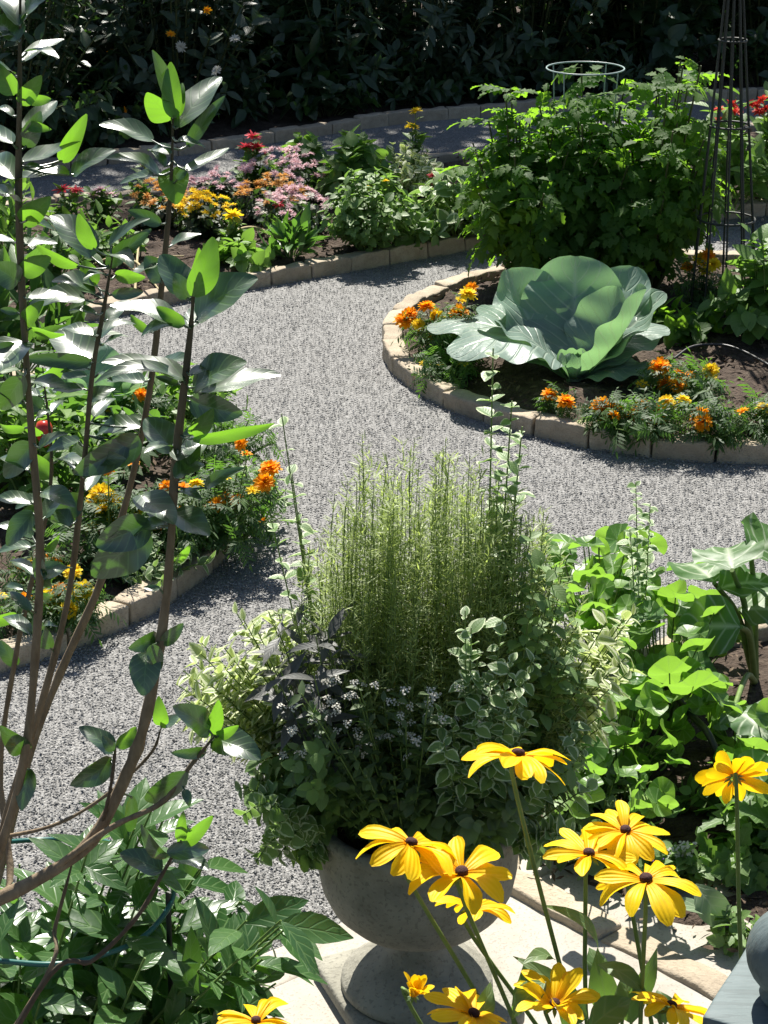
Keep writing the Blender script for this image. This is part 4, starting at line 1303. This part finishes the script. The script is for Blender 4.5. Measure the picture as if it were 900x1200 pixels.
# ------------------------------------------------------------------ nasturtium bed
def round_leaf_plant(name, label, base, tips, size, mat, group=None, stem='green_stem', cat='nasturtium', T=None):
    base = np.asarray(base, float)
    o = thing(name, label, cat, base, group)
    S = stems_to(base, tips, 0.35, 0.5, 6)
    st = stem_mesh(S, 0.003, 0.0018, 4)
    st.build('stems', M[stem], o)
    mb = MB()
    n = len(tips)
    nn = nrm(rng.normal(size=(n, 3)) * 0.42 + np.array([0, 0.1, 1]))
    for k in range(3):
        s = slice(k, None, 3)
        m = len(tips[s])
        mb.inst(T or T_disc[k], tips[s], frames(rvec(m), nn[s]), size * (0.6 + 0.7 * rng.random(m)))
    mb.build('foliage', M[mat], o)
    return o


NG_ = 'nasturtium plants'


def tips_box(x0, x1, y0, y1, n, z0, z1):
    out = []
    for _ in range(n):
        p = G(rng.uniform(x0, x1), rng.uniform(y0, y1), rng.uniform(z0, z1))
        out.append(p)
    return np.array(out)


round_leaf_plant('nasturtium', 'bright lime nasturtium nearest to the gravel path right of the rosemary', G(705, 745, 0.06), tips_box(640, 770, 630, 740, 80, 0.2, 0.42), 0.1, 'nasturtium', NG_)
round_leaf_plant('nasturtium', 'nasturtium with large round leaves around the black arched tube', G(780, 820, 0.06), tips_box(710, 860, 690, 830, 90, 0.18, 0.42), 0.1, 'nasturtium', NG_)
round_leaf_plant('nasturtium', 'nasturtium trailing beside the urn foliage behind the yellow flowers', G(725, 900, 0.06), tips_box(660, 800, 800, 960, 110, 0.12, 0.38), 0.075, 'nasturtium', NG_)
round_leaf_plant('nasturtium', 'nasturtium at the right edge below the squash leaves', G(870, 880, 0.06), tips_box(830, 930, 820, 940, 46, 0.1, 0.32), 0.085, 'nasturtium', NG_)
# squash
sq = thing('squash_plant', 'squash plant with large white veined leaves at the right edge', 'squash', G(885, 800, 0.06))
sb = np.array(sq.location)
for (cx, cy, z, wpx, n, dx, dy) in ((815, 672, 0.42, 80, (0.1, -0.2, 1), -0.4, 0.9), (855, 655, 0.5, 85, (-0.2, 0.1, 1), 0.1, 1), (898, 640, 0.5, 80, (0.2, -0.6, 0.8), 0.6, 0.8), (830, 735, 0.36, 75, (0, -0.8, 0.6), -0.7, 0.2), (880, 690, 0.42, 80, (0.3, 0, 1), 0.9, 0.2), (905, 720, 0.34, 75, (0, -0.3, 1), 1, -0.2), (880, 850, 0.26, 70, (0.1, -0.5, 1), 0.4, -0.8)):
    c = G(cx, cy, z)
    s = wpx / ppm(c)
    mb = MB()
    d = nrm(np.array([dx, dy, -0.1]))
    b = c - d * s * 0.5
    blade(mb, b, c + d * s * 0.5, n, s * 1.0, 0.1, 0.12, 0.16, 8, 10, 'ovate', nw=2.6)
    mb.build('leaf', M['squash'], sq)
    mb = MB()
    tube(mb, spline([sb, (sb + b) / 2 + (0, 0, 0.06), b], 8), (0.011, 0.007), 6)
    mb.build('leaf_stalk', M['lime'] if False else M['green_stem'], sq)
mb = MB()
tube(mb, spline([P(742, 792, 4.75), P(775, 800, 4.7), P(810, 838, 4.6), P(835, 870, 4.5), G(862, 960, 0.03)], 26), 0.0095, 8)
tag(mb.build('irrigation_tube', M['hose'], origin=P(810, 838, 4.6)), 'black tube arching down through the nasturtium leaves', 'tube')
plant('bedding_plant', 'bright green plant with cut leaves at the right edge of the near bed', 'plant', G(885, 1015, 0.06), 0.13, 0.2, 24, 7, T_ser, 0.075, 'lime')
plant('bedding_plant', 'low bushy plant under the flower seen from behind at the right edge', 'plant', G(870, 960, 0.06), 0.2, 0.16, 26, 8, T_br, 0.045, 'mint_green')
plant('bedding_plant', 'small leaved ground plant between the kerb and the nasturtiums', 'plant', G(690, 1000, 0.06), 0.2, 0.2, 40, 9, T_br, 0.035, 'alyssum_leaf')
plant('bedding_plant', 'dark low plant filling the soil beside the urn', 'plant', G(650, 970, 0.06), 0.18, 0.26, 40, 9, T_br, 0.04, 'mint_green')
for px, py, lab, m, fl in ((765, 1040, 'purple viola behind the yellow petals in the near bed', 'violet', [(758, 1000), (770, 1006), (764, 1012)]),
                           (868, 1110, 'purple viola beside the painted post', 'violet', [(858, 1083), (866, 1086)]),
                           (800, 1035, 'white alyssum clump in the near bed beside the purple viola', 'white', [(790, 998), (800, 994), (806, 1001), (797, 1004), (808, 993)])):
    b = G(px, py, 0.06)
    o, _ = plant('viola' if m == 'violet' else 'sweet_alyssum', lab, 'flower', b, 0.07, 0.1, 14, 6, T_br, 0.035, 'mint_green')
    flower_parts(o, F_vio if m == 'violet' else F_aly, M[m], [P(x, y, b[1]) for x, y in fl], 0.035, face=(0, -0.5, 0.8))
gp = thing('nicotiana', 'plant with long grey green leaves arching over the near bed soil', 'plant', G(835, 1090, 0.06))
gb = np.array(gp.location)
for (x0, y0, x1, y1, wd, n) in ((850, 1085, 757, 1062, 0.05, (0, -0.2, 1)), (815, 1035, 860, 1095, 0.075, (-0.5, -0.5, 0.8)), (770, 1095, 790, 1135, 0.055, (0, -0.5, 0.8)), (845, 1085, 858, 1060, 0.04, (-0.6, -0.4, 0.5)), (830, 1095, 860, 1130, 0.06, (0.3, -0.4, 0.8)), (848, 1110, 815, 1130, 0.05, (0, -0.4, 0.8))):
    mb = MB()
    blade(mb, P(x0, y0, gb[1]), P(x1, y1, gb[1] - 0.06), n, wd, 0.14, 0.15, 0.05, 6, 9, 'lance')
    mb.build('leaf', M['grey_leaf'], gp)
mb = MB()
tube(mb, spline([gb, P(848, 1090, gb[1])], 5), (0.008, 0.005), 6)
mb.build('stem', M['green_stem'], gp)

# ------------------------------------------------------------------ black eyed susans
RG = 'yellow coneflowers before the urn'


def rudbeckia(px, py, wpx, dist, nrm3, label, root, npet=13, el0=15, el1=-25, disc=True, leaves=(), bend=None, wid=0.37):
    c = P(px, py, dist)
    L = wpx / ppm(c) / 2 * 1.06
    el1 -= 12
    npet += 1
    base = np.array([root[0] + 0.13, root[1], 0.0])
    o = thing('black_eyed_susan', label, 'flower', base, RG)
    z = nrm(np.array(nrm3, float) + np.append(rng.normal(size=2) * 0.13, 0))
    x = nrm(np.cross([0.2, 1, 0.1], z))
    y = np.cross(z, x)
    mb = MB()
    off = rng.random() * 6
    for k in range(npet):
        a = off + 2 * PI * k / npet + rng.normal() * 0.14
        r = x * math.cos(a) + y * math.sin(a)
        e0 = math.radians(el0 + rng.normal() * 8)
        e1 = math.radians(el1 + rng.normal() * 17)
        em = (e0 + e1) / 2
        d = r * math.cos(em) + z * math.sin(em)
        n = -r * math.sin(em) + z * math.cos(em)
        l_ = L * (0.88 + 0.24 * rng.random())
        b = c + r * L * 0.09 - z * L * 0.03
        n = n + x * rng.normal() * 0.35 + y * rng.normal() * 0.35
        blade(mb, b, b + d * l_ * 0.95, n, l_ * wid * (0.9 + 0.25 * rng.random()), math.sin((e0 - e1) / 2) * 0.28, 0.22 * rng.normal() + 0.2, 0.12, 4, 8, 'petal', nw=1.2)
    fh = mb.build('flower_head', M['rud_petal'], o)
    stalk_top = c - z * L * 0.12
    if disc:
        mb = MB()
        pr = [(0.0005, 0.15), (0.06, 0.142), (0.105, 0.115), (0.132, 0.07), (0.13, 0.0), (0.1, -0.03)]
        R = np.stack([x, y, z], -1)
        tmp = MB()
        lathe(tmp, [(r_ * L * 0.95, z_ * L * 0.75) for r_, z_ in pr], (0, 0, 0), 16)
        mb.add(tmp.v[0] @ R.T + c, tmp.q[0])
        mb.build('disc', M['disc'], fh)
    mb = MB()
    for k in range(9):
        a = k * 0.7
        r = x * math.cos(a) + y * math.sin(a)
        b = c - z * L * 0.07 + r * L * 0.04
        blade(mb, b, b + (r * 0.9 - z * 0.3) * L * 0.32, z, L * 0.11, 0.1, 0.1, 0, 2, 4, 'lance')
    mb.build('calyx', M['rud_leaf'], fh)
    mb = MB()
    lean = np.array([rng.normal() * 0.035, rng.normal() * 0.03, 0])
    m1 = (base * 0.4 + stalk_top * 0.6) + lean
    pts = spline([base, base * 0.65 + m1 * 0.35 + (0, 0, 0.05), m1 if bend is None else m1 + np.array(bend), stalk_top - z * L * 0.5, stalk_top], 20)
    tube(mb, pts, (0.0048, 0.003), 7)
    mb.build('stem', M['green_stem'], o)
    for (x0, y0, x1, y1, wd, n) in leaves:
        mb = MB()
        blade(mb, P(x0, y0, dist + 0.03), P(x1, y1, dist - 0.02), n, wd, 0.18, 0.2, 0.05, 4, 9, 'lance')
        mb.build('leaf', M['rud_leaf'], o)
    return o


RD = 2.62
rudbeckia(482, 988, 112, RD, (0.03, 0.12, 1), 'yellow coneflower with drooping petals in front of the urn bowl', (0.2, 2.62), 11, 12, -42)
rudbeckia(541, 1022, 118, RD - 0.03, (0.12, 0.1, 1), 'ragged yellow coneflower with petals flung upwards before the urn', (0.24, 2.6), 10, 25, -8, leaves=())
rudbeckia(556, 1063, 90, RD + 0.05, (0.1, 0.25, 1), 'small yellow coneflower tucked just under the ragged one', (0.3, 2.64), 10, 15, -25)
rudbeckia(607, 884, 124, RD + 0.02, (-0.12, 0.35, 1), 'tall tilted yellow coneflower high above the slab seen side on', (0.36, 2.6), 13, 8, -18, leaves=((700, 1120, 632, 1060, 0.03, (0, -0.4, 1)),))
rudbeckia(733, 973, 98, RD + 0.1, (0.0, -0.02, 1), 'yellow coneflower showing its brown centre above the near kerb', (0.4, 2.66), 14, 12, -20)
rudbeckia(690, 1000, 104, RD + 0.04, (-0.1, 0.2, 1), 'yellow coneflower with wide side petals below the brown centred one', (0.38, 2.58), 9, 12, -12)
rudbeckia(757, 1030, 118, RD - 0.04, (0.05, 0.1, 1), 'yellow coneflower with one long petal hanging straight down', (0.44, 2.55), 10, 14, -38, leaves=((650, 1125, 612, 1130, 0.03, (0, -0.3, 1)), (700, 1130, 760, 1170, 0.035, (0.2, -0.4, 0.9))))
rudbeckia(860, 910, 78, RD + 0.25, (-0.05, 0.95, 0.35), 'yellow coneflower seen from behind near the right edge', (0.6, 2.8), 15, 6, -12, disc=False)
rudbeckia(650, 1176, 96, RD - 0.1, (0.05, 0.0, 1), 'yellow coneflower with upturned petals at the bottom edge', (0.28, 2.45), 13, 38, 22, leaves=((640, 1150, 600, 1195, 0.04, (0, -0.3, 1)),))
rudbeckia(555, 1188, 108, RD - 0.14, (0.2, 0.1, 1), 'yellow coneflower at the bottom edge below the urn plinth', (0.2, 2.42), 11, 16, -20)
rudbeckia(787, 1178, 96, RD - 0.1, (0.3, 0.35, 0.9), 'yellow coneflower half hidden behind the painted post cap', (0.5, 2.5), 12, 14, -25)
rudbeckia(300, 1196, 88, RD - 0.1, (-0.1, 0.1, 1), 'yellow coneflower poking up at the bottom left of the slab', (-0.1, 2.45), 10, 20, -5)
rudbeckia(484, 1166, 56, RD - 0.05, (0.15, -0.15, 1), 'half open yellow green coneflower bud before the urn plinth', (0.16, 2.5), 12, 78, 66, disc=False, wid=0.34)
# loose rosette leaves of the clump
cl = thing('coneflower_foliage', 'broad green leaves at the foot of the yellow coneflowers', 'plant', (0.35, 2.6, 0.02), RG)
mb = MB()
mb_s = MB()
for (x0, y0, x1, y1, wd, n, d) in ((690, 1195, 600, 1120, 0.035, (0, -0.5, 1), 2.6), (600, 1190, 615, 1125, 0.04, (0.6, -0.6, 0.6), 2.6), (700, 1150, 690, 1110, 0.045, (0.5, -0.7, 0.4), 2.75), (720, 1200, 700, 1110, 0.05, (-0.3, -0.8, 0.4), 2.7), (730, 1190, 770, 1110, 0.035, (0.2, -0.9, 0.3), 2.62), (740, 1200, 730, 1140, 0.05, (0.1, -1, 0.2), 2.6), (690, 1205, 740, 1170, 0.05, (0.1, -0.5, 0.9), 2.55), (780, 1200, 770, 1160, 0.045, (0.1, -0.9, 0.3), 2.62), (660, 1205, 680, 1160, 0.045, (0, -1, 0.3), 2.6), (560, 1205, 575, 1150, 0.03, (0, -1, 0.3), 2.5)):
    A, B = P(x0, y0, d), P(x1, y1, d + 0.04)
    blade(mb, A, B, n, wd, 0.14, 0.2, 0.08, 4, 9, 'lance')
    tube(mb_s, spline([(0.35 + rng.normal() * 0.06, 2.55, 0.02), (A + np.array([0.35, 2.55, 0.02])) / 2, A], 8), (0.005, 0.003), 5)
mb.build('foliage', M['rud_leaf'], cl)
mb_s.build('stems', M['green_stem'], cl)

# ------------------------------------------------------------------ painted post with ball finial
pc = P(928, 1156, 2.3)
PZ = P(808, 1140, 2.36)[2]
pt = thing('newel_post', 'grey green painted wooden post with flat cap and ball finial at the bottom right', 'post', (pc[0], pc[1], 0.0))
PR = math.radians(-28)


def rot_add(dst, src, ang, off):
    for V, in zip(src.v):
        x, y = V[:, 0].copy(), V[:, 1].copy()
        V[:, 0], V[:, 1] = x * math.cos(ang) - y * math.sin(ang), x * math.sin(ang) + y * math.cos(ang)
        V += np.asarray(off)
    return src


mb = MB()
rbox(mb, (0.19, 0.19, 0.032), 8, 8, 2, 0.005, 0.0005, 3)
rot_add(mb, mb, PR, (pc[0], pc[1], PZ - 0.032))
mb.build('cap', M['paint'], pt)
mb = MB()
rbox(mb, (0.14, 0.14, PZ + 0.2), 4, 4, 10, 0.006, 0.0005, 4)
rot_add(mb, mb, PR, (pc[0], pc[1], -0.235))
mb.build('shaft', M['paint'], pt)
mb = MB()
br = 0.066
prof = [(0.001, -0.002), (0.04, -0.002), (0.044, 0.008), (0.034, 0.016), (0.036, 0.022)] + [(br * math.cos(q), 0.074 + br * math.sin(q)) for q in np.linspace(-0.85, PI / 2 - 0.02, 16)]
lathe(mb, prof, (pc[0], pc[1], PZ), 32)
mb.build('ball_finial', M['paint'], pt)

# ------------------------------------------------------------------ lower left shrub and its hoop
plo = [(30, 1010, 1.0), (150, 975, 0.9), (235, 1010, 0.8), (95, 1060, 1.0), (200, 1080, 0.9), (30, 1110, 1), (130, 1130, 1), (250, 1140, 0.9), (290, 1075, 0.8), (60, 1180, 1), (170, 1190, 1), (240, 1190, 0.9), (180, 960, 0.7), (320, 1075, 0.6), (280, 1160, 0.7), (110, 995, 0.9), (305, 1118, 1), (318, 1150, 1), (290, 1185, 1), (335, 1098, 1), (70, 1095, 1), (165, 1030, 0.9)]
tips = np.array([P(x + rng.normal() * 8, y + rng.normal() * 8, 3.0 + rng.normal() * 0.12) for x, y, s in plo for _ in range(2)])
spray('peony', 'glossy green peony shrub below the trunk at the bottom left', 'shrub', (-0.78, 3.0, 0.05), tips, 13, T_pe, 0.1, 'peony', None, 'green_stem', 0.004, t0=0.55, ang=58, droop=0.3, svar=0.25)
tips = np.array([P(rng.uniform(-60, 250), rng.uniform(1060, 1280), 2.95 + rng.normal() * 0.15) for _ in range(30)])
spray('peony', 'lower leafy peony stems filling the bottom left corner', 'shrub', (-0.7, 2.85, 0.05), tips, 13, T_pe, 0.095, 'peony', None, 'green_stem', 0.004, t0=0.4, ang=58, droop=0.3)
hp = thing('plant_hoop', 'green wire plant hoop on a stake in the bottom left shrub', 'plant support', (P(198, 1100, 2.9)[0], 2.9, 0.03))
mb = MB()
tube(mb, spline([P(-30, 1122, 2.75), P(0, 1126, 2.76), P(60, 1130, 2.78), P(110, 1122, 2.8), P(160, 1103, 2.84), P(190, 1075, 2.88), P(203, 1046, 2.92), P(190, 1020, 3.05), P(120, 985, 3.2), P(50, 984, 3.25), P(-10, 988, 3.2)], 60), 0.0048, 7)
mb.build('ring', M['wire_green'], hp)
mb = MB()
tube(mb, [P(197, 1046, 2.9), P(199, 1130, 2.9), (P(199, 1130, 2.9)[0], 2.9, 0.0)], 0.0052, 6)
mb.build('stake', M['iron'], hp)

# ------------------------------------------------------------------ tall glossy shrub (hibiscus)
hb = thing('hibiscus', 'tall woody hibiscus with big glossy leaves along the left of the view', 'shrub', (-0.82, 2.45, 0.0))
HB = np.array(hb.location)
DA, DB, DC, DD = 2.5, 2.62, 2.7, 2.85
trunk0 = P(-60, 1085, DA)
branches = {
    'A': ([P(-20, 1062, DA), P(45, 1030, DA), P(105, 988, DA), P(145, 915, DA), P(170, 845, DA), P(190, 740, DA), P(200, 640, DA), P(205, 550, DA), P(215, 460, DA), P(224, 380, DA), P(228, 320, DA - 0.02)], 0.0175, 0.0055),
    'B': ([P(-30, 1060, DB), P(5, 980, DB), P(30, 880, DB), P(42, 760, DB), P(47, 640, DB), P(38, 520, DB), P(28, 380, DB), P(22, 240, DB), P(23, 100, DB), P(24, -40, DB)], 0.013, 0.006),
    'C': ([P(-20, 1050, DC), P(15, 930, DC), P(50, 820, DC), P(80, 700, DC), P(97, 560, DC), P(108, 440, DC), P(122, 360, DC), P(132, 300, DC)], 0.011, 0.0045),
    'D': ([P(-10, 1050, DD), P(30, 900, DD), P(70, 790, DD), P(115, 690, DD), P(150, 580, DD), P(175, 460, DD), P(190, 330, DD), P(200, 220, DD), P(203, 120, DD)], 0.0125, 0.005),
    'E': ([P(60, 1020, DA), P(130, 970, DA - 0.03), P(190, 940, DA - 0.05), P(225, 895, DA - 0.06), P(252, 862, DA - 0.06)], 0.008, 0.004),
    'F': ([P(-20, 985, DC), P(60, 968, DC), P(120, 935, DC), P(175, 885, DC), P(190, 850, DC)], 0.0055, 0.003),
    'G': ([P(118, 975, DA), P(130, 920, DA - 0.02), P(136, 870, DA - 0.02)], 0.005, 0.0035),
    'H': ([P(40, 1170, DA - 0.1), P(110, 1125, DA - 0.1), P(160, 1075, DA - 0.1), P(190, 1025, DA - 0.1), P(212, 985, DA - 0.1)], 0.0065, 0.004),
    'I': ([P(10, 1040, DC), P(0, 900, DC + 0.1), P(20, 760, DC + 0.1), P(35, 690, DC + 0.1), P(60, 560, DC + 0.1), P(50, 430, DC + 0.1)], 0.009, 0.004),
    'J': ([P(45, 1160, DA - 0.05), P(65, 1085, DA), P(85, 1010, DA)], 0.006, 0.004),
}
mb = MB()
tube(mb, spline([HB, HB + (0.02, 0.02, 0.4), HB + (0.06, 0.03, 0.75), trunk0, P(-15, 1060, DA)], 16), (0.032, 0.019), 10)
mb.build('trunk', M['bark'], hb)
BR = {}
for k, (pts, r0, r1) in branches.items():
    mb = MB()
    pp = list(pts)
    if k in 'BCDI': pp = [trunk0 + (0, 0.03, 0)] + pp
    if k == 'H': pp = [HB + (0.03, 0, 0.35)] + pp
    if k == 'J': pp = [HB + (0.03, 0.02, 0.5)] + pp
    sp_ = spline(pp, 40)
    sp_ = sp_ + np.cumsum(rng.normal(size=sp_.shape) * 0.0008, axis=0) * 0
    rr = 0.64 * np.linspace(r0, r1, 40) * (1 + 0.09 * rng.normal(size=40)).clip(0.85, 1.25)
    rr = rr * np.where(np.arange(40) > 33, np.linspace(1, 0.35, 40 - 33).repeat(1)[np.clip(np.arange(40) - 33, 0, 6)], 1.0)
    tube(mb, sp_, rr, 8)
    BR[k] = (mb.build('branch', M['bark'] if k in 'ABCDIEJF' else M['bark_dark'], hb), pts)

LV = {
    'D': [(200, 125, 178, 58, 22, 'm'), (202, 140, 172, 108, 40, 'b'), (203, 138, 200, 72, 26, 'b'), (206, 138, 214, 97, 18, 'b'), (208, 150, 260, 90, 36, 'g'), (220, 172, 264, 112, 18, 'm'), (180, 165, 116, 146, 28, 'g'), (188, 205, 124, 186, 24, 'w'), (180, 205, 140, 216, 20, 'g'), (218, 200, 269, 173, 20, 'g'), (203, 196, 207, 240, 40, 'b'), (200, 180, 178, 175, 16, 'g'), (190, 330, 170, 300, 30, 'm')],
    'B': [(27, 72, 76, 46, 22, 'g'), (22, 30, -5, -5, 30, 'g'), (26, 28, 60, -5, 28, 'm'), (20, 48, -10, 20, 34, 'w'), (20, 110, -8, 72, 30, 'b'), (24, 122, 49, 88, 24, 'b'), (30, 155, 67, 118, 26, 'g'), (30, 172, 48, 130, 24, 'm'), (72, 190, 102, 133, 24, 'b'), (84, 206, 136, 176, 28, 'g'), (82, 205, 12, 214, 36, 'g'), (18, 210, -12, 185, 26, 'w'), (25, 190, 95, 165, 30, 'g'), (20, 240, -15, 225, 34, 'm'), (25, 260, 60, 230, 30, 'b'), (22, 330, -12, 310, 34, 'm'), (25, 320, 60, 300, 28, 'b'), (28, 400, -10, 440, 44, 'w'), (28, 440, 0, 480, 34, 'd'), (30, 380, 52, 352, 22, 'b'), (38, 520, 5, 560, 34, 'm'), (40, 600, 8, 640, 32, 'd'), (45, 650, 62, 690, 22, 'd'), (30, 880, 0, 850, 30, 'd'), (35, 900, 25, 950, 30, 'd')],
    'C': [(110, 292, 92, 250, 24, 'b'), (108, 302, 58, 253, 40, 'g'), (92, 312, 40, 283, 18, 'b'), (128, 288, 176, 256, 15, 'w'), (130, 300, 156, 315, 22, 'w'), (125, 312, 178, 268, 22, 'm'), (112, 335, 98, 305, 26, 'b'), (100, 350, 32, 362, 32, 'g'), (112, 345, 60, 330, 34, 'g'), (108, 420, 62, 390, 48, 'g'), (108, 425, 25, 420, 22, 'd'), (110, 400, 160, 380, 24, 'g'), (104, 470, 135, 455, 22, 'm'), (150, 520, 85, 555, 40, 'd'), (165, 515, 105, 540, 44, 'd'), (165, 500, 112, 512, 28, 'g'), (95, 580, 60, 610, 34, 'd'), (98, 560, 130, 530, 24, 'g'), (60, 760, 40, 720, 26, 'd')],
    'A': [(226, 348, 250, 277, 38, 'b'), (230, 372, 303, 326, 58, 'h'), (216, 345, 188, 298, 36, 'w'), (220, 350, 205, 320, 24, 'm'), (208, 378, 128, 358, 38, 'w'), (222, 380, 165, 395, 24, 'g'), (222, 385, 240, 360, 20, 'w'), (228, 330, 233, 290, 18, 'b'), (232, 462, 330, 440, 44, 'g'), (226, 455, 290, 425, 46, 'g'), (218, 445, 118, 425, 36, 'w'), (215, 448, 110, 450, 26, 'g'), (222, 470, 285, 485, 40, 'd'), (225, 510, 250, 478, 26, 'b'), (225, 515, 322, 496, 20, 'b'), (222, 545, 247, 500, 20, 'w'), (205, 530, 170, 490, 36, 'w'), (208, 540, 232, 515, 26, 'w'), (240, 572, 288, 548, 16, 'm'), (172, 618, 108, 676, 62, 'd'), (176, 612, 112, 640, 50, 'd'), (165, 580, 205, 615, 34, 'w'), (202, 600, 246, 628, 36, 'g'), (200, 620, 165, 590, 22, 'w'), (205, 560, 240, 545, 26, 'g'), (172, 764, 168, 816, 30, 'w'), (178, 755, 188, 785, 22, 'd'), (185, 745, 150, 760, 26, 'd'), (190, 755, 215, 730, 20, 'd')],
    'E': [(246, 856, 202, 828, 34, 'h'), (242, 880, 200, 882, 18, 'd'), (250, 866, 306, 890, 36, 'g'), (248, 862, 256, 820, 22, 'b'), (220, 905, 170, 938, 32, 'd'), (216, 925, 222, 945, 12, 'm'), (255, 862, 280, 850, 16, 'b')],
    'F': [(190, 850, 186, 815, 20, 'b'), (188, 852, 210, 838, 14, 'm'), (155, 932, 152, 975, 18, 'd')],
    'G': [(134, 882, 92, 852, 24, 'g'), (132, 890, 82, 920, 36, 'd'), (136, 875, 160, 852, 22, 'b'), (134, 880, 120, 862, 16, 'd')],
    'H': [(210, 990, 250, 955, 22, 'b'), (205, 1000, 165, 965, 22, 'm'), (190, 1020, 140, 1000, 28, 'g'), (212, 985, 215, 950, 16, 'b'), (205, 1005, 245, 1020, 24, 'g'), (195, 1000, 245, 995, 24, 'm')],
    'I': [(60, 560, 30, 530, 26, 'b'), (50, 450, 75, 425, 24, 'b'), (48, 480, 20, 460, 26, 'm'), (20, 780, 0, 750, 22, 'd')],
}
DIST = {'A': DA, 'B': DB, 'C': DC, 'D': DD, 'E': DA - 0.06, 'F': DC, 'G': DA - 0.02, 'H': DA - 0.1, 'I': DC + 0.1}
NRM = {'g': (0, -0.30, 1), 'w': (0, -0.24, 1), 'b': (0, -1, -0.12), 'd': (0, -0.95, 0.25), 'm': (0, -0.75, 0.6), 'h': (0.1, -0.6, 0.8)}
for k, n_auto, (f0, f1) in (('B', 36, (0.33, 1.0)), ('C', 17, (0.5, 0.97)), ('D', 12, (0.55, 0.95)), ('A', 9, (0.52, 0.9)), ('I', 12, (0.5, 1.0))):
    ln = len(branches[k][0]) - 1
    pxs = []
    for pt_ in branches[k][0]:
        dz_ = (pt_ - np.array([0, 0, CH]))
        dep = dz_[1] * cP - dz_[2] * sP
        pxs.append((450 + F * dz_[0] / dep, 600 - F * (dz_[1] * sP + dz_[2] * cP) / dep))
    pxs = np.array(pxs)
    for q in range(n_auto):
        f = (f0 + (f1 - f0) * (q + rng.random()) / n_auto) * ln
        i_ = min(int(f), ln - 1)
        c_ = pxs[i_] * (1 - f + i_) + pxs[i_ + 1] * (f - i_)
        sd = 1 if q % 2 else -1
        L_ = rng.uniform(18, 46)
        an = rng.uniform(-0.5, 0.9)
        LV[k].append((c_[0] + sd * 7, c_[1] - 4, c_[0] + sd * (7 + L_ * math.cos(an)), c_[1] - 4 - L_ * math.sin(an), L_ * rng.uniform(0.4, 0.55), 'gggwwwmdb'[rng.integers(9)]))
for k, lst in LV.items():
    mb = MB()
    ps = mb
    yb = MB()
    for (x0, y0, x1, y1, wd, ty) in lst:
        n = np.array(NRM[ty]) + rng.normal(size=3) * (0.11 if ty in 'gw' else 0.18)
        dd = DIST[k]
        A = P(x0, y0, dd + rng.normal() * 0.015)
        vert = abs(y1 - y0) / (abs(x1 - x0) + 1)
        dz = rng.normal() * 0.02
        if ty in 'gw': dz += -0.05 * np.sign(y1 - y0) * min(1, vert)    # flat leaves: upward in the picture means farther away
        B = P(x1, y1, dd + dz)
        width = wd / ppm(A) * {'g': 1.2, 'w': 1.3, 'm': 1.0, 'b': 0.95, 'd': 0.9, 'h': 1.05}[ty]
        blade(yb if ty in 'b' else mb, A, B, n, width, 0.09 + 0.05 * rng.normal(), 0.28, 0.11, 10, 14, 'hib', nw=1.4)
        # petiole back to the branch
        sp_ = spline(branches[k][0], 60)
        near = sp_[np.argmin(np.linalg.norm(sp_ - A, axis=1))]
        if np.linalg.norm(near - A) < 0.1:
            tube(ps, spline([near, (near + A) / 2 + (0, 0, -0.003), A + (B - A) * 0.04], 5), 0.0016, 5)
    # small young leaves along the branch
    mb.build('leaves', M['hibiscus'], BR[k][0])
    if yb.n: yb.build('young_leaves', M['hibiscus_young'], BR[k][0])
print('objects', len(bpy.data.objects), 'polys', sum(len(m.polygons) for m in bpy.data.meshes))
